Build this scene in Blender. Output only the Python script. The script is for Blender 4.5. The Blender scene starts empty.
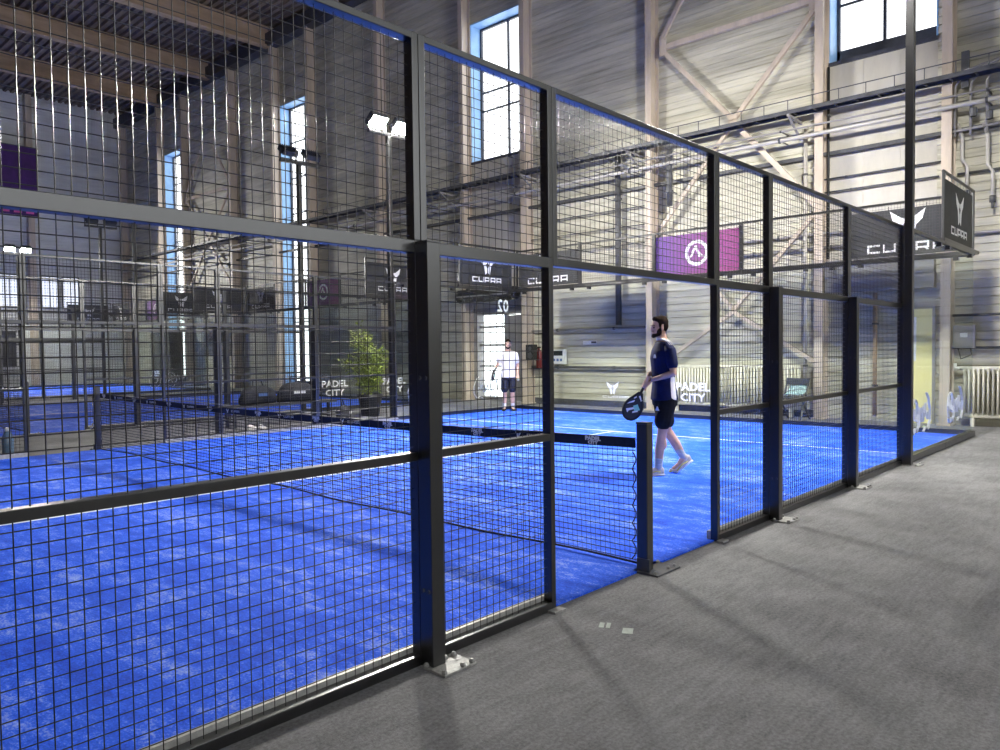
import bpy, bmesh, math, random
from mathutils import Vector, Matrix
random.seed(7)
SC = bpy.context.scene
COL = SC.collection
V = Vector
R = math.radians

# ------------------------------------------------------------------ materials
def mat(name, col, rough=.6, metal=0., var=0., scale=5., bump=0., bscale=200., stretch=(1, 1, 1), spec=.5, col2=None, contrast=(.35, .65)):
    m = bpy.data.materials.new(name); m.use_nodes = True
    nt = m.node_tree; N = nt.nodes; Lk = nt.links
    b = N['Principled BSDF']
    b.inputs['Base Color'].default_value = (*col, 1)
    b.inputs['Roughness'].default_value = rough
    b.inputs['Metallic'].default_value = metal
    if name == 'black_powder_coat': b.inputs['IOR'].default_value = 1.6
    b.inputs['Specular IOR Level'].default_value = spec
    tc = N.new('ShaderNodeTexCoord')
    mp = N.new('ShaderNodeMapping'); mp.inputs['Scale'].default_value = stretch
    Lk.new(tc.outputs['Object'], mp.inputs['Vector'])
    if var or col2:
        n = N.new('ShaderNodeTexNoise'); n.inputs['Scale'].default_value = scale; n.inputs['Detail'].default_value = 6
        n.inputs['Roughness'].default_value = .65
        Lk.new(mp.outputs['Vector'], n.inputs['Vector'])
        r = N.new('ShaderNodeValToRGB')
        r.color_ramp.elements[0].position, r.color_ramp.elements[1].position = contrast
        a = tuple(c * (1 - var) for c in col); z = col2 or tuple(min(1, c * (1 + var)) for c in col)
        r.color_ramp.elements[0].color = (*a, 1); r.color_ramp.elements[1].color = (*z, 1)
        Lk.new(n.outputs['Fac'], r.inputs['Fac']); Lk.new(r.outputs['Color'], b.inputs['Base Color'])
    if bump:
        n2 = N.new('ShaderNodeTexNoise'); n2.inputs['Scale'].default_value = bscale; n2.inputs['Detail'].default_value = 3
        Lk.new(mp.outputs['Vector'], n2.inputs['Vector'])
        bp = N.new('ShaderNodeBump'); bp.inputs['Strength'].default_value = bump; bp.inputs['Distance'].default_value = .01
        Lk.new(n2.outputs['Fac'], bp.inputs['Height']); Lk.new(bp.outputs['Normal'], b.inputs['Normal'])
    return m

def emis(name, col, s):
    m = bpy.data.materials.new(name); m.use_nodes = True
    b = m.node_tree.nodes['Principled BSDF']
    b.inputs['Base Color'].default_value = (*col, 1)
    b.inputs['Emission Color'].default_value = (*col, 1); b.inputs['Emission Strength'].default_value = s
    return m

def glassmat(name, tint, refl=.07):
    m = bpy.data.materials.new(name); m.use_nodes = True
    nt = m.node_tree; N = nt.nodes; Lk = nt.links
    N.remove(N['Principled BSDF'])
    t = N.new('ShaderNodeBsdfTransparent'); t.inputs['Color'].default_value = (*tint, 1)
    g = N.new('ShaderNodeBsdfGlossy'); g.inputs['Roughness'].default_value = .02
    lw = N.new('ShaderNodeLayerWeight'); lw.inputs['Blend'].default_value = .25
    mr = N.new('ShaderNodeMapRange'); mr.inputs['To Min'].default_value = refl * .4; mr.inputs['To Max'].default_value = .4
    pw = N.new('ShaderNodeMath'); pw.operation = 'POWER'; pw.inputs[1].default_value = 3.2
    Lk.new(lw.outputs['Facing'], pw.inputs[0]); Lk.new(pw.outputs[0], mr.inputs['Value'])
    mx = N.new('ShaderNodeMixShader')
    Lk.new(mr.outputs['Result'], mx.inputs['Fac']); Lk.new(t.outputs[0], mx.inputs[1]); Lk.new(g.outputs[0], mx.inputs[2])
    Lk.new(mx.outputs[0], N['Material Output'].inputs['Surface'])
    return m

M = dict(
    black=mat('black_powder_coat', (.008, .008, .009), .3, spec=.9, var=.25, scale=30, bump=.02, bscale=400),
    wire=mat('black_wire', (.07, .067, .064), .28, .9, spec=.6, var=.15, scale=20),
    galv=mat('galvanised_steel', (.34, .34, .33), .55, .35, var=.25, scale=40),
    strip=mat('pale_strip_metal', (.42, .42, .4), .5, .3, var=.2, scale=30),  # pale colour stands for the bright top of the bottom rail
    chrome=mat('chrome', (.8, .8, .8), .15, 1., var=.05, scale=20),
    glass=glassmat('clear_glass', (.965, .985, .975)),
    wglass=glassmat('window_glass', (.96, .98, 1.)),
    white=mat('white_print', (.86, .86, .86), .5, var=.04, scale=20),
    decal=mat('white_glass_sticker', (.78, .8, .8), .6, var=.1, scale=30),
    banner=mat('black_banner', (.03, .031, .034), .6, var=.3, scale=4),
    purple=None,
    deep_purple=mat('deep_purple_banner', (.065, .012, .14), .6, var=.2, scale=3),
    pink=mat('pink_print', (.75, .12, .35), .6, var=.1, scale=6),
    cream=mat('cream_column', (.52, .44, .36), .55, var=.16, scale=3, stretch=(1, 1, .25), bump=.05, bscale=60),
    steelgrey=mat('grey_girder', (.27, .26, .26), .6, var=.2, scale=4, stretch=(1, .2, 1)),
    darksteel=mat('dark_steel', (.07, .072, .08), .5, var=.25, scale=6),
    lightpipe=mat('pale_pipe', (.46, .44, .41), .4, var=.1, scale=8, stretch=(1, .2, 1)),
    reveal=mat('blue_reveal', (.27, .48, .78), .45, var=.1, scale=3),
    frame=mat('dark_window_frame', (.05, .055, .075), .45, var=.2, scale=8),
    panelgrey=mat('pale_infill_panel', (.5, .475, .42), .6, var=.1, scale=2, stretch=(1, 1, .3)),
    beam=mat('brown_roof_beam', (.4, .29, .2), .6, var=.25, scale=3, stretch=(.2, 1, 1)),
    deck=mat('dark_roof_deck', (.2, .155, .125), .7, var=.25, scale=2),
    radiator=mat('cream_radiator', (.72, .69, .6), .4, var=.08, scale=12),
    netband=mat('black_net_tape', (.012, .013, .03), .6, var=.3, scale=40, bump=.05),
    cord=mat('navy_net_cord', (.012, .014, .04), .75, var=.2, scale=60),
    rubber=mat('black_rubber', (.015, .015, .016), .7, var=.2, scale=30),
    bag=mat('black_bag_cloth', (.018, .019, .024), .75, var=.4, scale=14, bump=.1, bscale=120),
    teal=mat('pale_teal_cloth', (.45, .62, .64), .8, var=.2, scale=10, bump=.15, bscale=60),
    leaf=mat('yellow_green_leaf', (.26, .36, .05), .5, var=.45, scale=9, col2=(.42, .5, .1)),
    bark=mat('brown_stem', (.13, .09, .05), .8, var=.3, scale=20),
    pot=mat('dark_plant_pot', (.02, .021, .024), .5, var=.2, scale=10),
    soil=mat('potting_soil', (.04, .03, .02), .9, var=.4, scale=40, bump=.3, bscale=80),
    red=mat('red_paint', (.16, .015, .015), .35, var=.1, scale=10),
    skin=mat('skin', (.66, .4, .29), .55, var=.1, scale=14, bump=.02, bscale=160),
    skin2=mat('skin_fair', (.62, .4, .32), .55, var=.1, scale=14),
    hair=mat('dark_brown_hair', (.022, .013, .009), .95, spec=.1, var=.5, scale=60, stretch=(1, 1, .3), bump=.3, bscale=140),
    eye=mat('eye', (.05, .035, .03), .2, var=.1),
    navy=mat('navy_jersey', (.006, .01, .06), .75, spec=.25, var=.25, scale=10, bump=.08, bscale=60),
    blackcloth=mat('black_shorts_cloth', (.008, .008, .01), .85, spec=.2, var=.3, scale=10, bump=.1, bscale=50),
    navyshorts=mat('navy_shorts_cloth', (.016, .018, .036), .75, var=.25, scale=10),
    whitecloth=mat('white_cloth', (.78, .76, .76), .75, var=.05, scale=12, bump=.06, bscale=60),
    sock=mat('grey_sock', (.5, .51, .53), .85, var=.18, scale=50, stretch=(.2, .2, 1), bump=.1),
    shoe=mat('beige_shoe', (.6, .53, .47), .6, var=.2, scale=24),
    sole=mat('white_sole', (.8, .79, .75), .6, var=.06, scale=24),
    yellow=mat('yellow_trim', (.72, .66, .08), .6, var=.1, scale=20),
    ball=mat('pale_yellow_felt', (.78, .84, .5), .85, var=.08, scale=60, bump=.2, bscale=300),
    mint=mat('mint_print', (.3, .72, .62), .5, var=.05),
    tape=mat('pale_floor_patch', (.42, .47, .43), .6, var=.12, scale=40),  # pale colour of the two carpet patches
    cabinet=mat('brown_cabinet', (.075, .065, .058), .5, var=.15, scale=5),
    boxgrey=mat('pale_grey_plastic', (.68, .69, .68), .45, var=.05, scale=10),
    screen=mat('dark_screen', (.03, .035, .05), .2, var=.1),
    bluebtn=mat('blue_button', (.08, .14, .3), .4, var=.1),
    panelyellow=mat('pale_yellow_panel', (.86, .78, .36), .55, var=.08, scale=2, stretch=(1, 1, .3)),
    bottle=mat('blue_grey_bottle', (.1, .16, .24), .15, var=.2, scale=10, spec=.7),
    lamp=emis('lit_lamp_lens', (1., .97, .9), 1500.),
    lampoff=mat('unlit_lamp_lens', (.22, .23, .25), .2, var=.1),
)

def purple_mat():
    m = bpy.data.materials.new('violet_pink_banner'); m.use_nodes = True
    nt = m.node_tree; N = nt.nodes; Lk = nt.links; b = N['Principled BSDF']; b.inputs['Roughness'].default_value = .6
    tc = N.new('ShaderNodeTexCoord'); sp = N.new('ShaderNodeSeparateXYZ'); Lk.new(tc.outputs['Generated'], sp.inputs[0])
    r = N.new('ShaderNodeValToRGB'); e = r.color_ramp.elements
    e[0].position = 0.; e[0].color = (.12, .055, .27, 1); e[1].position = 1.; e[1].color = (.29, .055, .19, 1)
    x = e.new(.5); x.color = (.24, .07, .24, 1)
    Lk.new(sp.outputs['X'], r.inputs['Fac']); Lk.new(r.outputs['Color'], b.inputs['Base Color'])
    return m
M['purple'] = purple_mat()

def wall_mat():
    m = mat('weathered_cladding', (.57, .55, .45), .6, var=.2, scale=.9, stretch=(1, .35, 2.2), bump=.04, bscale=40, col2=(.69, .665, .55), contrast=(.3, .7))
    nt = m.node_tree; N = nt.nodes; Lk = nt.links; b = N['Principled BSDF']
    # dirt streaks running along the sheets, heavier high on the wall (an old stain, not shade)
    tc = N.new('ShaderNodeTexCoord'); mp = N.new('ShaderNodeMapping'); mp.inputs['Scale'].default_value = (1, .22, 4.5)
    n = N.new('ShaderNodeTexNoise'); n.inputs['Scale'].default_value = 1.4; n.inputs['Detail'].default_value = 8; n.inputs['Roughness'].default_value = .7
    Lk.new(tc.outputs['Object'], mp.inputs[0]); Lk.new(mp.outputs[0], n.inputs['Vector'])
    r = N.new('ShaderNodeValToRGB'); r.color_ramp.elements[0].position = .42; r.color_ramp.elements[1].position = .66
    r.color_ramp.elements[0].color = (1, 1, 1, 1); r.color_ramp.elements[1].color = (.5, .49, .47, 1)
    mx = N.new('ShaderNodeMix'); mx.data_type = 'RGBA'; mx.blend_type = 'MULTIPLY'; mx.inputs[0].default_value = .8
    old = b.inputs['Base Color'].links[0].from_socket
    Lk.new(n.outputs['Fac'], r.inputs['Fac']); Lk.new(old, mx.inputs[6]); Lk.new(r.outputs['Color'], mx.inputs[7])
    Lk.new(mx.outputs[2], b.inputs['Base Color'])
    return m
M['wall'] = wall_mat()
M['wall_pale'] = mat('pale_cladding', (.66, .67, .66), .6, var=.14, scale=1.2, stretch=(.35, 1, 2.2), bump=.04, bscale=40)

def carpet_mat():
    m = mat('grey_carpet', (.098, .094, .095), .95, var=.0, spec=.15)
    nt = m.node_tree; N = nt.nodes; Lk = nt.links; b = N['Principled BSDF']
    tc = N.new('ShaderNodeTexCoord')
    def noise(sc, st, d=4):
        mp = N.new('ShaderNodeMapping'); mp.inputs['Scale'].default_value = st; Lk.new(tc.outputs['Object'], mp.inputs[0])
        n = N.new('ShaderNodeTexNoise'); n.inputs['Scale'].default_value = sc; n.inputs['Detail'].default_value = d; n.inputs['Roughness'].default_value = .7
        Lk.new(mp.outputs[0], n.inputs['Vector']); return n.outputs['Fac']
    a = noise(1.1, (1, 1, 1)); f = noise(55, (1, 1, 1)); s = noise(14, (.25, 1.6, 1))
    ad = N.new('ShaderNodeMath'); ad.operation = 'MULTIPLY_ADD'; ad.inputs[1].default_value = 1.1; Lk.new(f, ad.inputs[0]); Lk.new(a, ad.inputs[2])
    ad2 = N.new('ShaderNodeMath'); ad2.operation = 'MULTIPLY_ADD'; ad2.inputs[1].default_value = .6; Lk.new(s, ad2.inputs[0]); Lk.new(ad.outputs[0], ad2.inputs[2])
    mr = N.new('ShaderNodeMapRange'); mr.inputs['From Min'].default_value = .95; mr.inputs['From Max'].default_value = 1.75
    Lk.new(ad2.outputs[0], mr.inputs['Value'])
    r = N.new('ShaderNodeValToRGB'); r.color_ramp.elements[0].color = (.108, .107, .111, 1); r.color_ramp.elements[1].color = (.335, .333, .341, 1)
    Lk.new(mr.outputs[0], r.inputs['Fac']); Lk.new(r.outputs['Color'], b.inputs['Base Color'])
    bp = N.new('ShaderNodeBump'); bp.inputs['Strength'].default_value = .5; bp.inputs['Distance'].default_value = .01
    Lk.new(f, bp.inputs['Height']); Lk.new(bp.outputs['Normal'], b.inputs['Normal'])
    return m
M['carpet'] = carpet_mat()

def turf_mat():
    m = mat('blue_turf', (.02, .1, .6), .85, spec=.2)
    nt = m.node_tree; N = nt.nodes; Lk = nt.links; b = N['Principled BSDF']
    tc = N.new('ShaderNodeTexCoord')
    def noise(sc, st, d=5, ro=.65, rot=0):
        mp = N.new('ShaderNodeMapping'); mp.inputs['Scale'].default_value = st; mp.inputs['Rotation'].default_value = (0, 0, rot)
        Lk.new(tc.outputs['Object'], mp.inputs[0])
        n = N.new('ShaderNodeTexNoise'); n.inputs['Scale'].default_value = sc; n.inputs['Detail'].default_value = d; n.inputs['Roughness'].default_value = ro
        Lk.new(mp.outputs[0], n.inputs['Vector']); return n.outputs['Fac']
    big = noise(1.5, (1.6, .7, 1), 6, .7, .25); mid = noise(9, (1.5, .6, 1), 6, .75, .2); fine = noise(70, (1.2, .8, 1), 3, .6)
    def madd(x, k, y):
        q = N.new('ShaderNodeMath'); q.operation = 'MULTIPLY_ADD'; q.inputs[1].default_value = k
        Lk.new(x, q.inputs[0]); Lk.new(y, q.inputs[2]); return q.outputs[0]
    t = madd(mid, .8, big); t = madd(fine, .7, t)
    mr = N.new('ShaderNodeMapRange'); mr.inputs['From Min'].default_value = .95; mr.inputs['From Max'].default_value = 1.62
    Lk.new(t, mr.inputs['Value'])
    r = N.new('ShaderNodeValToRGB'); e = r.color_ramp.elements
    e[0].position = .12; e[0].color = (.01, .07, .66, 1); e[1].position = 1.; e[1].color = (.42, .55, .98, 1)
    x = e.new(.5); x.color = (.022, .135, .95, 1)
    Lk.new(mr.outputs[0], r.inputs['Fac']); Lk.new(r.outputs['Color'], b.inputs['Base Color'])
    bp = N.new('ShaderNodeBump'); bp.inputs['Strength'].default_value = .4; bp.inputs['Distance'].default_value = .008
    Lk.new(fine, bp.inputs['Height']); Lk.new(bp.outputs['Normal'], b.inputs['Normal'])
    return m
M['turf'] = turf_mat()

# ------------------------------------------------------------------ mesh helpers
class MB:
    def __init__(s): s.v = []; s.f = []; s.m = []; s.mi = 0
    def quad(s, a, b, c, d):
        i = len(s.v); s.v += [tuple(a), tuple(b), tuple(c), tuple(d)]; s.f.append((i, i+1, i+2, i+3)); s.m.append(s.mi); return s
    def box(s, x0, x1, y0, y1, z0, z1):
        i = len(s.v)
        s.v += [(x0,y0,z0),(x1,y0,z0),(x1,y1,z0),(x0,y1,z0),(x0,y0,z1),(x1,y0,z1),(x1,y1,z1),(x0,y1,z1)]
        for q in ((0,3,2,1),(4,5,6,7),(0,1,5,4),(1,2,6,5),(2,3,7,6),(3,0,4,7)): s.f.append(tuple(i+k for k in q)); s.m.append(s.mi)
        return s
    def bar(s, p, q, w, h, up=(0,0,1)):
        p, q = V(p), V(q); d = (q-p).normalized(); u = V(up); r = d.cross(u)
        if r.length < 1e-4: r = d.cross(V((0,1,0)))
        r.normalize(); u = r.cross(d); i = len(s.v)
        for c in (p, q):
            for a, b in ((-1,-1),(1,-1),(1,1),(-1,1)): s.v.append(tuple(c + r*(a*w/2) + u*(b*h/2)))
        for g in ((0,1,2,3),(7,6,5,4),(0,4,5,1),(1,5,6,2),(2,6,7,3),(3,7,4,0)): s.f.append(tuple(i+k for k in g)); s.m.append(s.mi)
        return s
    def tube(s, pts, r, n=8, caps=True, ry=None):
        pts = [V(p) for p in pts]; rs = r if isinstance(r, (list, tuple)) else [r]*len(pts)
        t0 = (pts[1]-pts[0]).normalized(); a = t0.cross(V((0,0,1)))
        if a.length < .05: a = t0.cross(V((1,0,0)))
        a.normalize(); i0 = len(s.v)
        for k, p in enumerate(pts):
            t = (pts[min(k+1, len(pts)-1)] - pts[max(k-1, 0)]).normalized()
            a = (a - t*a.dot(t)).normalized(); b = t.cross(a)
            for j in range(n):
                th = 2*math.pi*j/n; s.v.append(tuple(p + a*(math.cos(th)*rs[k]) + b*(math.sin(th)*rs[k]*(ry or 1))))
        s._skin(i0, len(pts), n, caps); return s
    def _skin(s, i0, k, n, caps):
        for q in range(k-1):
            for j in range(n):
                a = i0+q*n+j; b = i0+q*n+(j+1) % n
                s.f.append((a, b, b+n, a+n)); s.m.append(s.mi)
        if caps:
            s.f.append(tuple(i0+j for j in range(n))[::-1]); s.m.append(s.mi)
            s.f.append(tuple(i0+(k-1)*n+j for j in range(n))); s.m.append(s.mi)
    def rings(s, rs, n=20, caps=True):            # rs: (centre, ux, uy) with ux, uy vectors incl. radius
        i0 = len(s.v)
        for c, ux, uy in rs:
            c, ux, uy = V(c), V(ux), V(uy)
            for j in range(n):
                th = 2*math.pi*j/n; s.v.append(tuple(c + ux*math.cos(th) + uy*math.sin(th)))
        s._skin(i0, len(rs), n, caps); return s
    def ell(s, c, rx, ry, rz, n=14, m=9, rot=None):
        rr = []
        for k in range(m):
            ph = -math.pi/2 + math.pi*(k+.02)/(m-1+.04)
            rr.append((V((0,0,math.sin(ph)*rz)), V((math.cos(ph)*rx,0,0)), V((0,math.cos(ph)*ry,0))))
        if rot: rr = [(rot@a, rot@b, rot@d) for a, b, d in rr]
        s.rings([(a+V(c), b, d) for a, b, d in rr], n); return s
    def lathe(s, prof, c=(0,0,0), n=20):           # prof: (radius, z)
        s.rings([(V(c)+V((0,0,z)), V((r,0,0)), V((0,r,0))) for r, z in prof], n); return s
    def ext(s, poly, org, ux, uy, t):              # planar polygon pushed out along ux x uy by t
        org, ux, uy = V(org), V(ux), V(uy); nn = ux.cross(uy).normalized()*t
        P = [org + ux*a + uy*b for a, b in poly]; i = len(s.v); n = len(P)
        s.v += [tuple(p) for p in P] + [tuple(p+nn) for p in P]
        s.f.append(tuple(i+k for k in range(n))[::-1]); s.f.append(tuple(i+n+k for k in range(n))); s.m += [s.mi]*2
        for k in range(n):
            a, b = i+k, i+(k+1) % n; s.f.append((a, b, b+n, a+n)); s.m.append(s.mi)
        return s
    def add(s, me, mtx):                           # merge a mesh datablock
        i = len(s.v); s.v += [tuple(mtx @ v.co) for v in me.vertices]
        for p in me.polygons: s.f.append(tuple(i+k for k in p.vertices)); s.m.append(s.mi)
        return s
    def build(s, name, mats, parent=None, smooth=False, bevel=0, loc=None):
        me = bpy.data.meshes.new(name); me.from_pydata(s.v, [], s.f)
        mats = mats if isinstance(mats, (list, tuple)) else [mats]
        for x in mats: me.materials.append(M[x] if isinstance(x, str) else x)
        if len(mats) > 1: me.polygons.foreach_set('material_index', s.m)
        bm = bmesh.new(); bm.from_mesh(me); bmesh.ops.recalc_face_normals(bm, faces=bm.faces); bm.to_mesh(me); bm.free()
        if smooth: me.polygons.foreach_set('use_smooth', [True]*len(me.polygons))
        o = bpy.data.objects.new(name, me); COL.objects.link(o)
        if parent: o.parent = parent
        if loc: o.location = loc
        if bevel:
            b = o.modifiers.new('Bevel', 'BEVEL'); b.width = bevel; b.segments = 2; b.limit_method = 'ANGLE'
        return o

def tag(o, label, cat, group=None):
    o['label'] = label; o['category'] = cat
    if group: o['group'] = group
    return o
def thing(name, loc=(0,0,0), rz=0):
    o = bpy.data.objects.new(name, None); o.empty_display_size = .1; COL.objects.link(o); o.location = loc; o.rotation_euler = (0,0,rz); return o
def struct(o): o['kind'] = 'structure'; return o
def copy_tree(o, parent=None):
    c = o.copy(); COL.objects.link(c)
    if parent: c.parent = parent
    for ch in list(o.children): copy_tree(ch, c)
    return c
PROTO = {}
def inst(key, fn, loc, label, cat, group, rz=0):
    if key not in PROTO: o = PROTO[key] = fn()
    else: o = copy_tree(PROTO[key])
    o.location = loc; o.rotation_euler = (0,0,rz); tag(o, label, cat, group); return o

def text_mesh(txt, size, bold=0., sx=1., ext=.0015):
    cu = bpy.data.curves.new('t', 'FONT'); cu.body = txt; cu.size = size; cu.align_x = 'CENTER'; cu.offset = bold; cu.extrude = ext; cu.resolution_u = 2
    o = bpy.data.objects.new('t', cu); COL.objects.link(o)
    dg = bpy.context.evaluated_depsgraph_get(); me = bpy.data.meshes.new_from_object(o.evaluated_get(dg))
    bpy.data.objects.remove(o)
    for v in me.vertices: v.co.x *= sx
    return me
def frame_mtx(org, ux, uy):
    ux, uy = V(ux).normalized(), V(uy).normalized(); n = ux.cross(uy)
    return Matrix(((ux.x,uy.x,n.x,org[0]),(ux.y,uy.y,n.y,org[1]),(ux.z,uy.z,n.z,org[2]),(0,0,0,1)))

HALF = [(-.56,.5),(-.47,.16),(-.27,-.04),(-.17,-.5),(-.04,-.4),(-.035,-.16),(-.13,.02),(-.035,.1),(-.035,.2),(-.2,.24)]
HALF2 = [(-.3,.5),(-.27,.2),(-.19,0),(-.12,-.5),(-.02,-.42),(-.02,-.1),(-.09,.06),(-.02,.12),(-.02,.2),(-.12,.24)]
def emblem(mb, org, ux, uy, s, t, half=HALF):
    ux, uy = V(ux), V(uy)
    mb.ext([(a*s, b*s) for a, b in half], org, ux, uy, t)
    mb.ext([(-a*s, b*s) for a, b in half][::-1], org, ux, uy, t)
def wordmark(mb, org, ux, uy, w, h, t):            # five squared letters, centred
    cw = w/5; k = .21*h; lw = cw*.8
    x0 = -w/2
    def r(a, b, c, d): mb.ext([(a,c),(b,c),(b,d),(a,d)], org, V(ux), V(uy), t)
    for i, L in enumerate('CUPRA'):
        x = x0 + i*cw; l, rr = x, x+lw; m = h*.42
        if L == 'C': r(l,l+k,0,h); r(l+k,rr,h-k,h); r(l+k,rr,0,k)
        if L == 'U': r(l,l+k,0,h); r(l+k,rr,0,k); r(rr-k,rr,k,h)
        if L == 'P': r(l,l+k,0,h); r(l+k,rr,h-k,h); r(rr-k,rr,m-k,h-k); r(l+k,rr-k,m-k,m)
        if L == 'R':
            r(l,l+k,0,h); r(l+k,rr,h-k,h); r(rr-k,rr,m-k,h-k); r(l+k,rr-k,m-k,m)
            mb.ext([(rr-2.2*k,m-k),(rr-.9*k,m-k),(rr,0),(rr-1.3*k,0)], org, V(ux), V(uy), t)
        if L == 'A': r(l,l+k,0,h); r(rr-k,rr,0,h); r(l+k,rr-k,h-k,h); r(l+k,rr-k,m-k,m)

# ------------------------------------------------------------------ the setting
WX = 11.8                                          # inner face of the long end wall
CT = (0., 13.6, 26.7)                             # near edge of each court
CN = ('front court', 'middle court', 'rear court')
YL = 39.6                                          # left wall
struct(MB().box(-16, 12.4, -13, 40.2, -.3, 0).build('floor', 'carpet'))
for k, y0 in enumerate(CT):
    t = MB().box(-10, 10, y0+.03, y0+9.97, 0, .012).build('court_turf', 'turf')
    tag(t, f'blue artificial turf playing surface of the {CN[k]}' + (' with sandy wear', ', beyond the first row of fences', ', farthest away by the left wall')[k], 'court turf', 'blue court surfaces')
    for nm, b in (('service_line', (6.93, 6.97, y0+.05, y0+9.95)), ('service_line', (-6.98, -6.92, y0+.05, y0+9.95)), ('centre_line', (-6.92, 6.93, y0+4.98, y0+5.02))):
        MB().box(*b, .0125, .0145).build(nm, 'white', t)

def ribbed(mb, axis, a0, a1, z0, z1, face, out, pitch=.16):
    """horizontal sheeting ribs on a wall; axis 'y': wall in plane X=face running along Y"""
    z = z0; prof = []
    while z < z1 - 1e-4:
        e = min(z+pitch, z1)
        prof += [(0, z), (0, max(z, e-.035)), (.022, max(z, e-.027)), (.022, max(z, e-.008))]
        z = e
    prof.append((0, z1)); i = len(mb.v)
    for d, z in prof:
        for a in (a0, a1):
            mb.v.append((face+out*d, a, z) if axis == 'y' else (a, face+out*d, z))
    for k in range(len(prof)-1): mb.f.append((i+2*k, i+2*k+1, i+2*k+3, i+2*k+2)); mb.m.append(mb.mi)
BAYS = [(-13, .95), (2.95, 11.25), (13.35, 21.75), (23.95, 32.15), (34.5, YL)]     # sheeted stretches between window bays
OPEN = [(.95, 2.95), (11.25, 13.35), (21.75, 23.95), (32.15, 34.5)]
ZT = 14.3
mb = MB()
for a, b in BAYS:
    ribbed(mb, 'y', a, b, 0, ZT, WX, 1)
    mb.box(WX+.03, WX+.35, a, b, 0, ZT)
for k, (a, b) in enumerate(OPEN):
    top = 11.2
    ribbed(mb, 'y', a, b, top, ZT, WX, 1); mb.box(WX+.03, WX+.35, a, b, top, ZT)
struct(mb.build('wall_back', 'wall'))
mb = MB(); mb.box(WX+.02, WX+.3, .95, 2.95, 3.25, 7.3); mb.box(WX+.02, WX+.3, 11.25, 13.35, 2.75, 7.1)
for y in (1.6, 2.28): mb.box(WX+.012, WX+.021, y-.006, y+.006, 3.25, 7.3)
struct(mb.build('wall_back_infill', 'panelgrey'))
mb = MB(); ribbed(mb, 'x', -16, WX, 0, ZT, YL, 1); mb.box(-16, WX+.35, YL+.03, YL+.35, 0, ZT)
struct(mb.build('wall_left', 'wall_pale'))
mb = MB(); ribbed(mb, 'x', -16, WX, 0, 3.4, -13, -1); mb.box(-16, WX+.35, -13.35, -13.03, 0, 3.4)
ribbed(mb, 'x', -16, WX, 9.2, ZT, -13, -1); mb.box(-16, WX+.35, -13.35, -13.03, 9.2, ZT)
struct(mb.build('wall_right', 'wall'))
mb = MB()
for i in range(8):
    x = -16 + i*3.96; mb.box(x-.05, x+.05, -13.25, -13.15, 3.4, 9.2)
for z in (3.45, 6.3, 9.15): mb.box(-16, WX, -13.24, -13.16, z-.05, z+.05)
w = struct(mb.build('window_9', 'frame')); MB().box(-16, WX, -13.205, -13.195, 3.4, 9.2).build('window_pane', 'wglass', w)
mb = MB(); ribbed(mb, 'y', -13, YL, 0, ZT, -16, -1); mb.box(-16.35, -16.03, -13.35, YL+.35, 0, ZT)
struct(mb.build('wall_rear', 'deck'))
# roof deck ribs run along Y
mb = MB(); x = -16
while x < 12.3:
    for a, b, za, zb in ((x, x+.12, 14.3, 14.3), (x+.12, x+.15, 14.3, 14.2), (x+.15, x+.27, 14.2, 14.2), (x+.27, x+.3, 14.2, 14.3)):
        mb.quad((a,-13,za),(b,-13,zb),(b,40.2,zb),(a,40.2,za))
    x += .3
mb.box(-16, 12.3, -13, 40.2, 14.32, 14.5)
struct(mb.build('ceiling', 'deck'))
for k, y in enumerate((-9.6, -4.8, 0, 4.85, 9.7, 14.5, 19.3, 24.2, 29.2, 34.2)):
    b = MB(); b.box(-16, 11.5, y-.16, y+.16, 14.14, 14.2); b.box(-16, 11.5, y-.03, y+.03, 13.5, 14.14); b.box(-16, 11.5, y-.16, y+.16, 13.44, 13.5)
    struct(b.build('ceiling_beam', 'beam'))
struct(MB().box(11.35, 11.75, -13, YL, 13.45, 13.95).build('ceiling_beam_edge', 'frame'))

def column(y, w=.17, d=.36, z1=14.2, x1=WX):
    b = MB(); x0 = x1-d
    b.box(x0, x0+.03, y-w/2, y+w/2, 0, z1); b.box(x1-.03, x1-.005, y-w/2, y+w/2, 0, z1); b.box(x0+.03, x1-.03, y-.012, y+.012, 0, z1)
    b.box(x0-.03, x1, y-w/2-.04, y+w/2+.04, 0, .03)
    return struct(b.build('column', 'cream', bevel=.004))
for y in (.8, 3.1, 7.1, 11.1, 13.5, 17.5, 21.6, 24.1, 27.5, 32.0, 34.65, 39.2): column(y-.08)
for x in (7.3, 2.8, -1.7, -6.2):
    b = MB(); b.box(x-.14, x+.14, YL-.36, YL-.33, 0, 14.2); b.box(x-.14, x+.14, YL-.03, YL-.005, 0, 14.2); b.box(x-.012, x+.012, YL-.33, YL-.03, 0, 14.2)
    struct(b.build('column', 'cream'))

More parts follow.
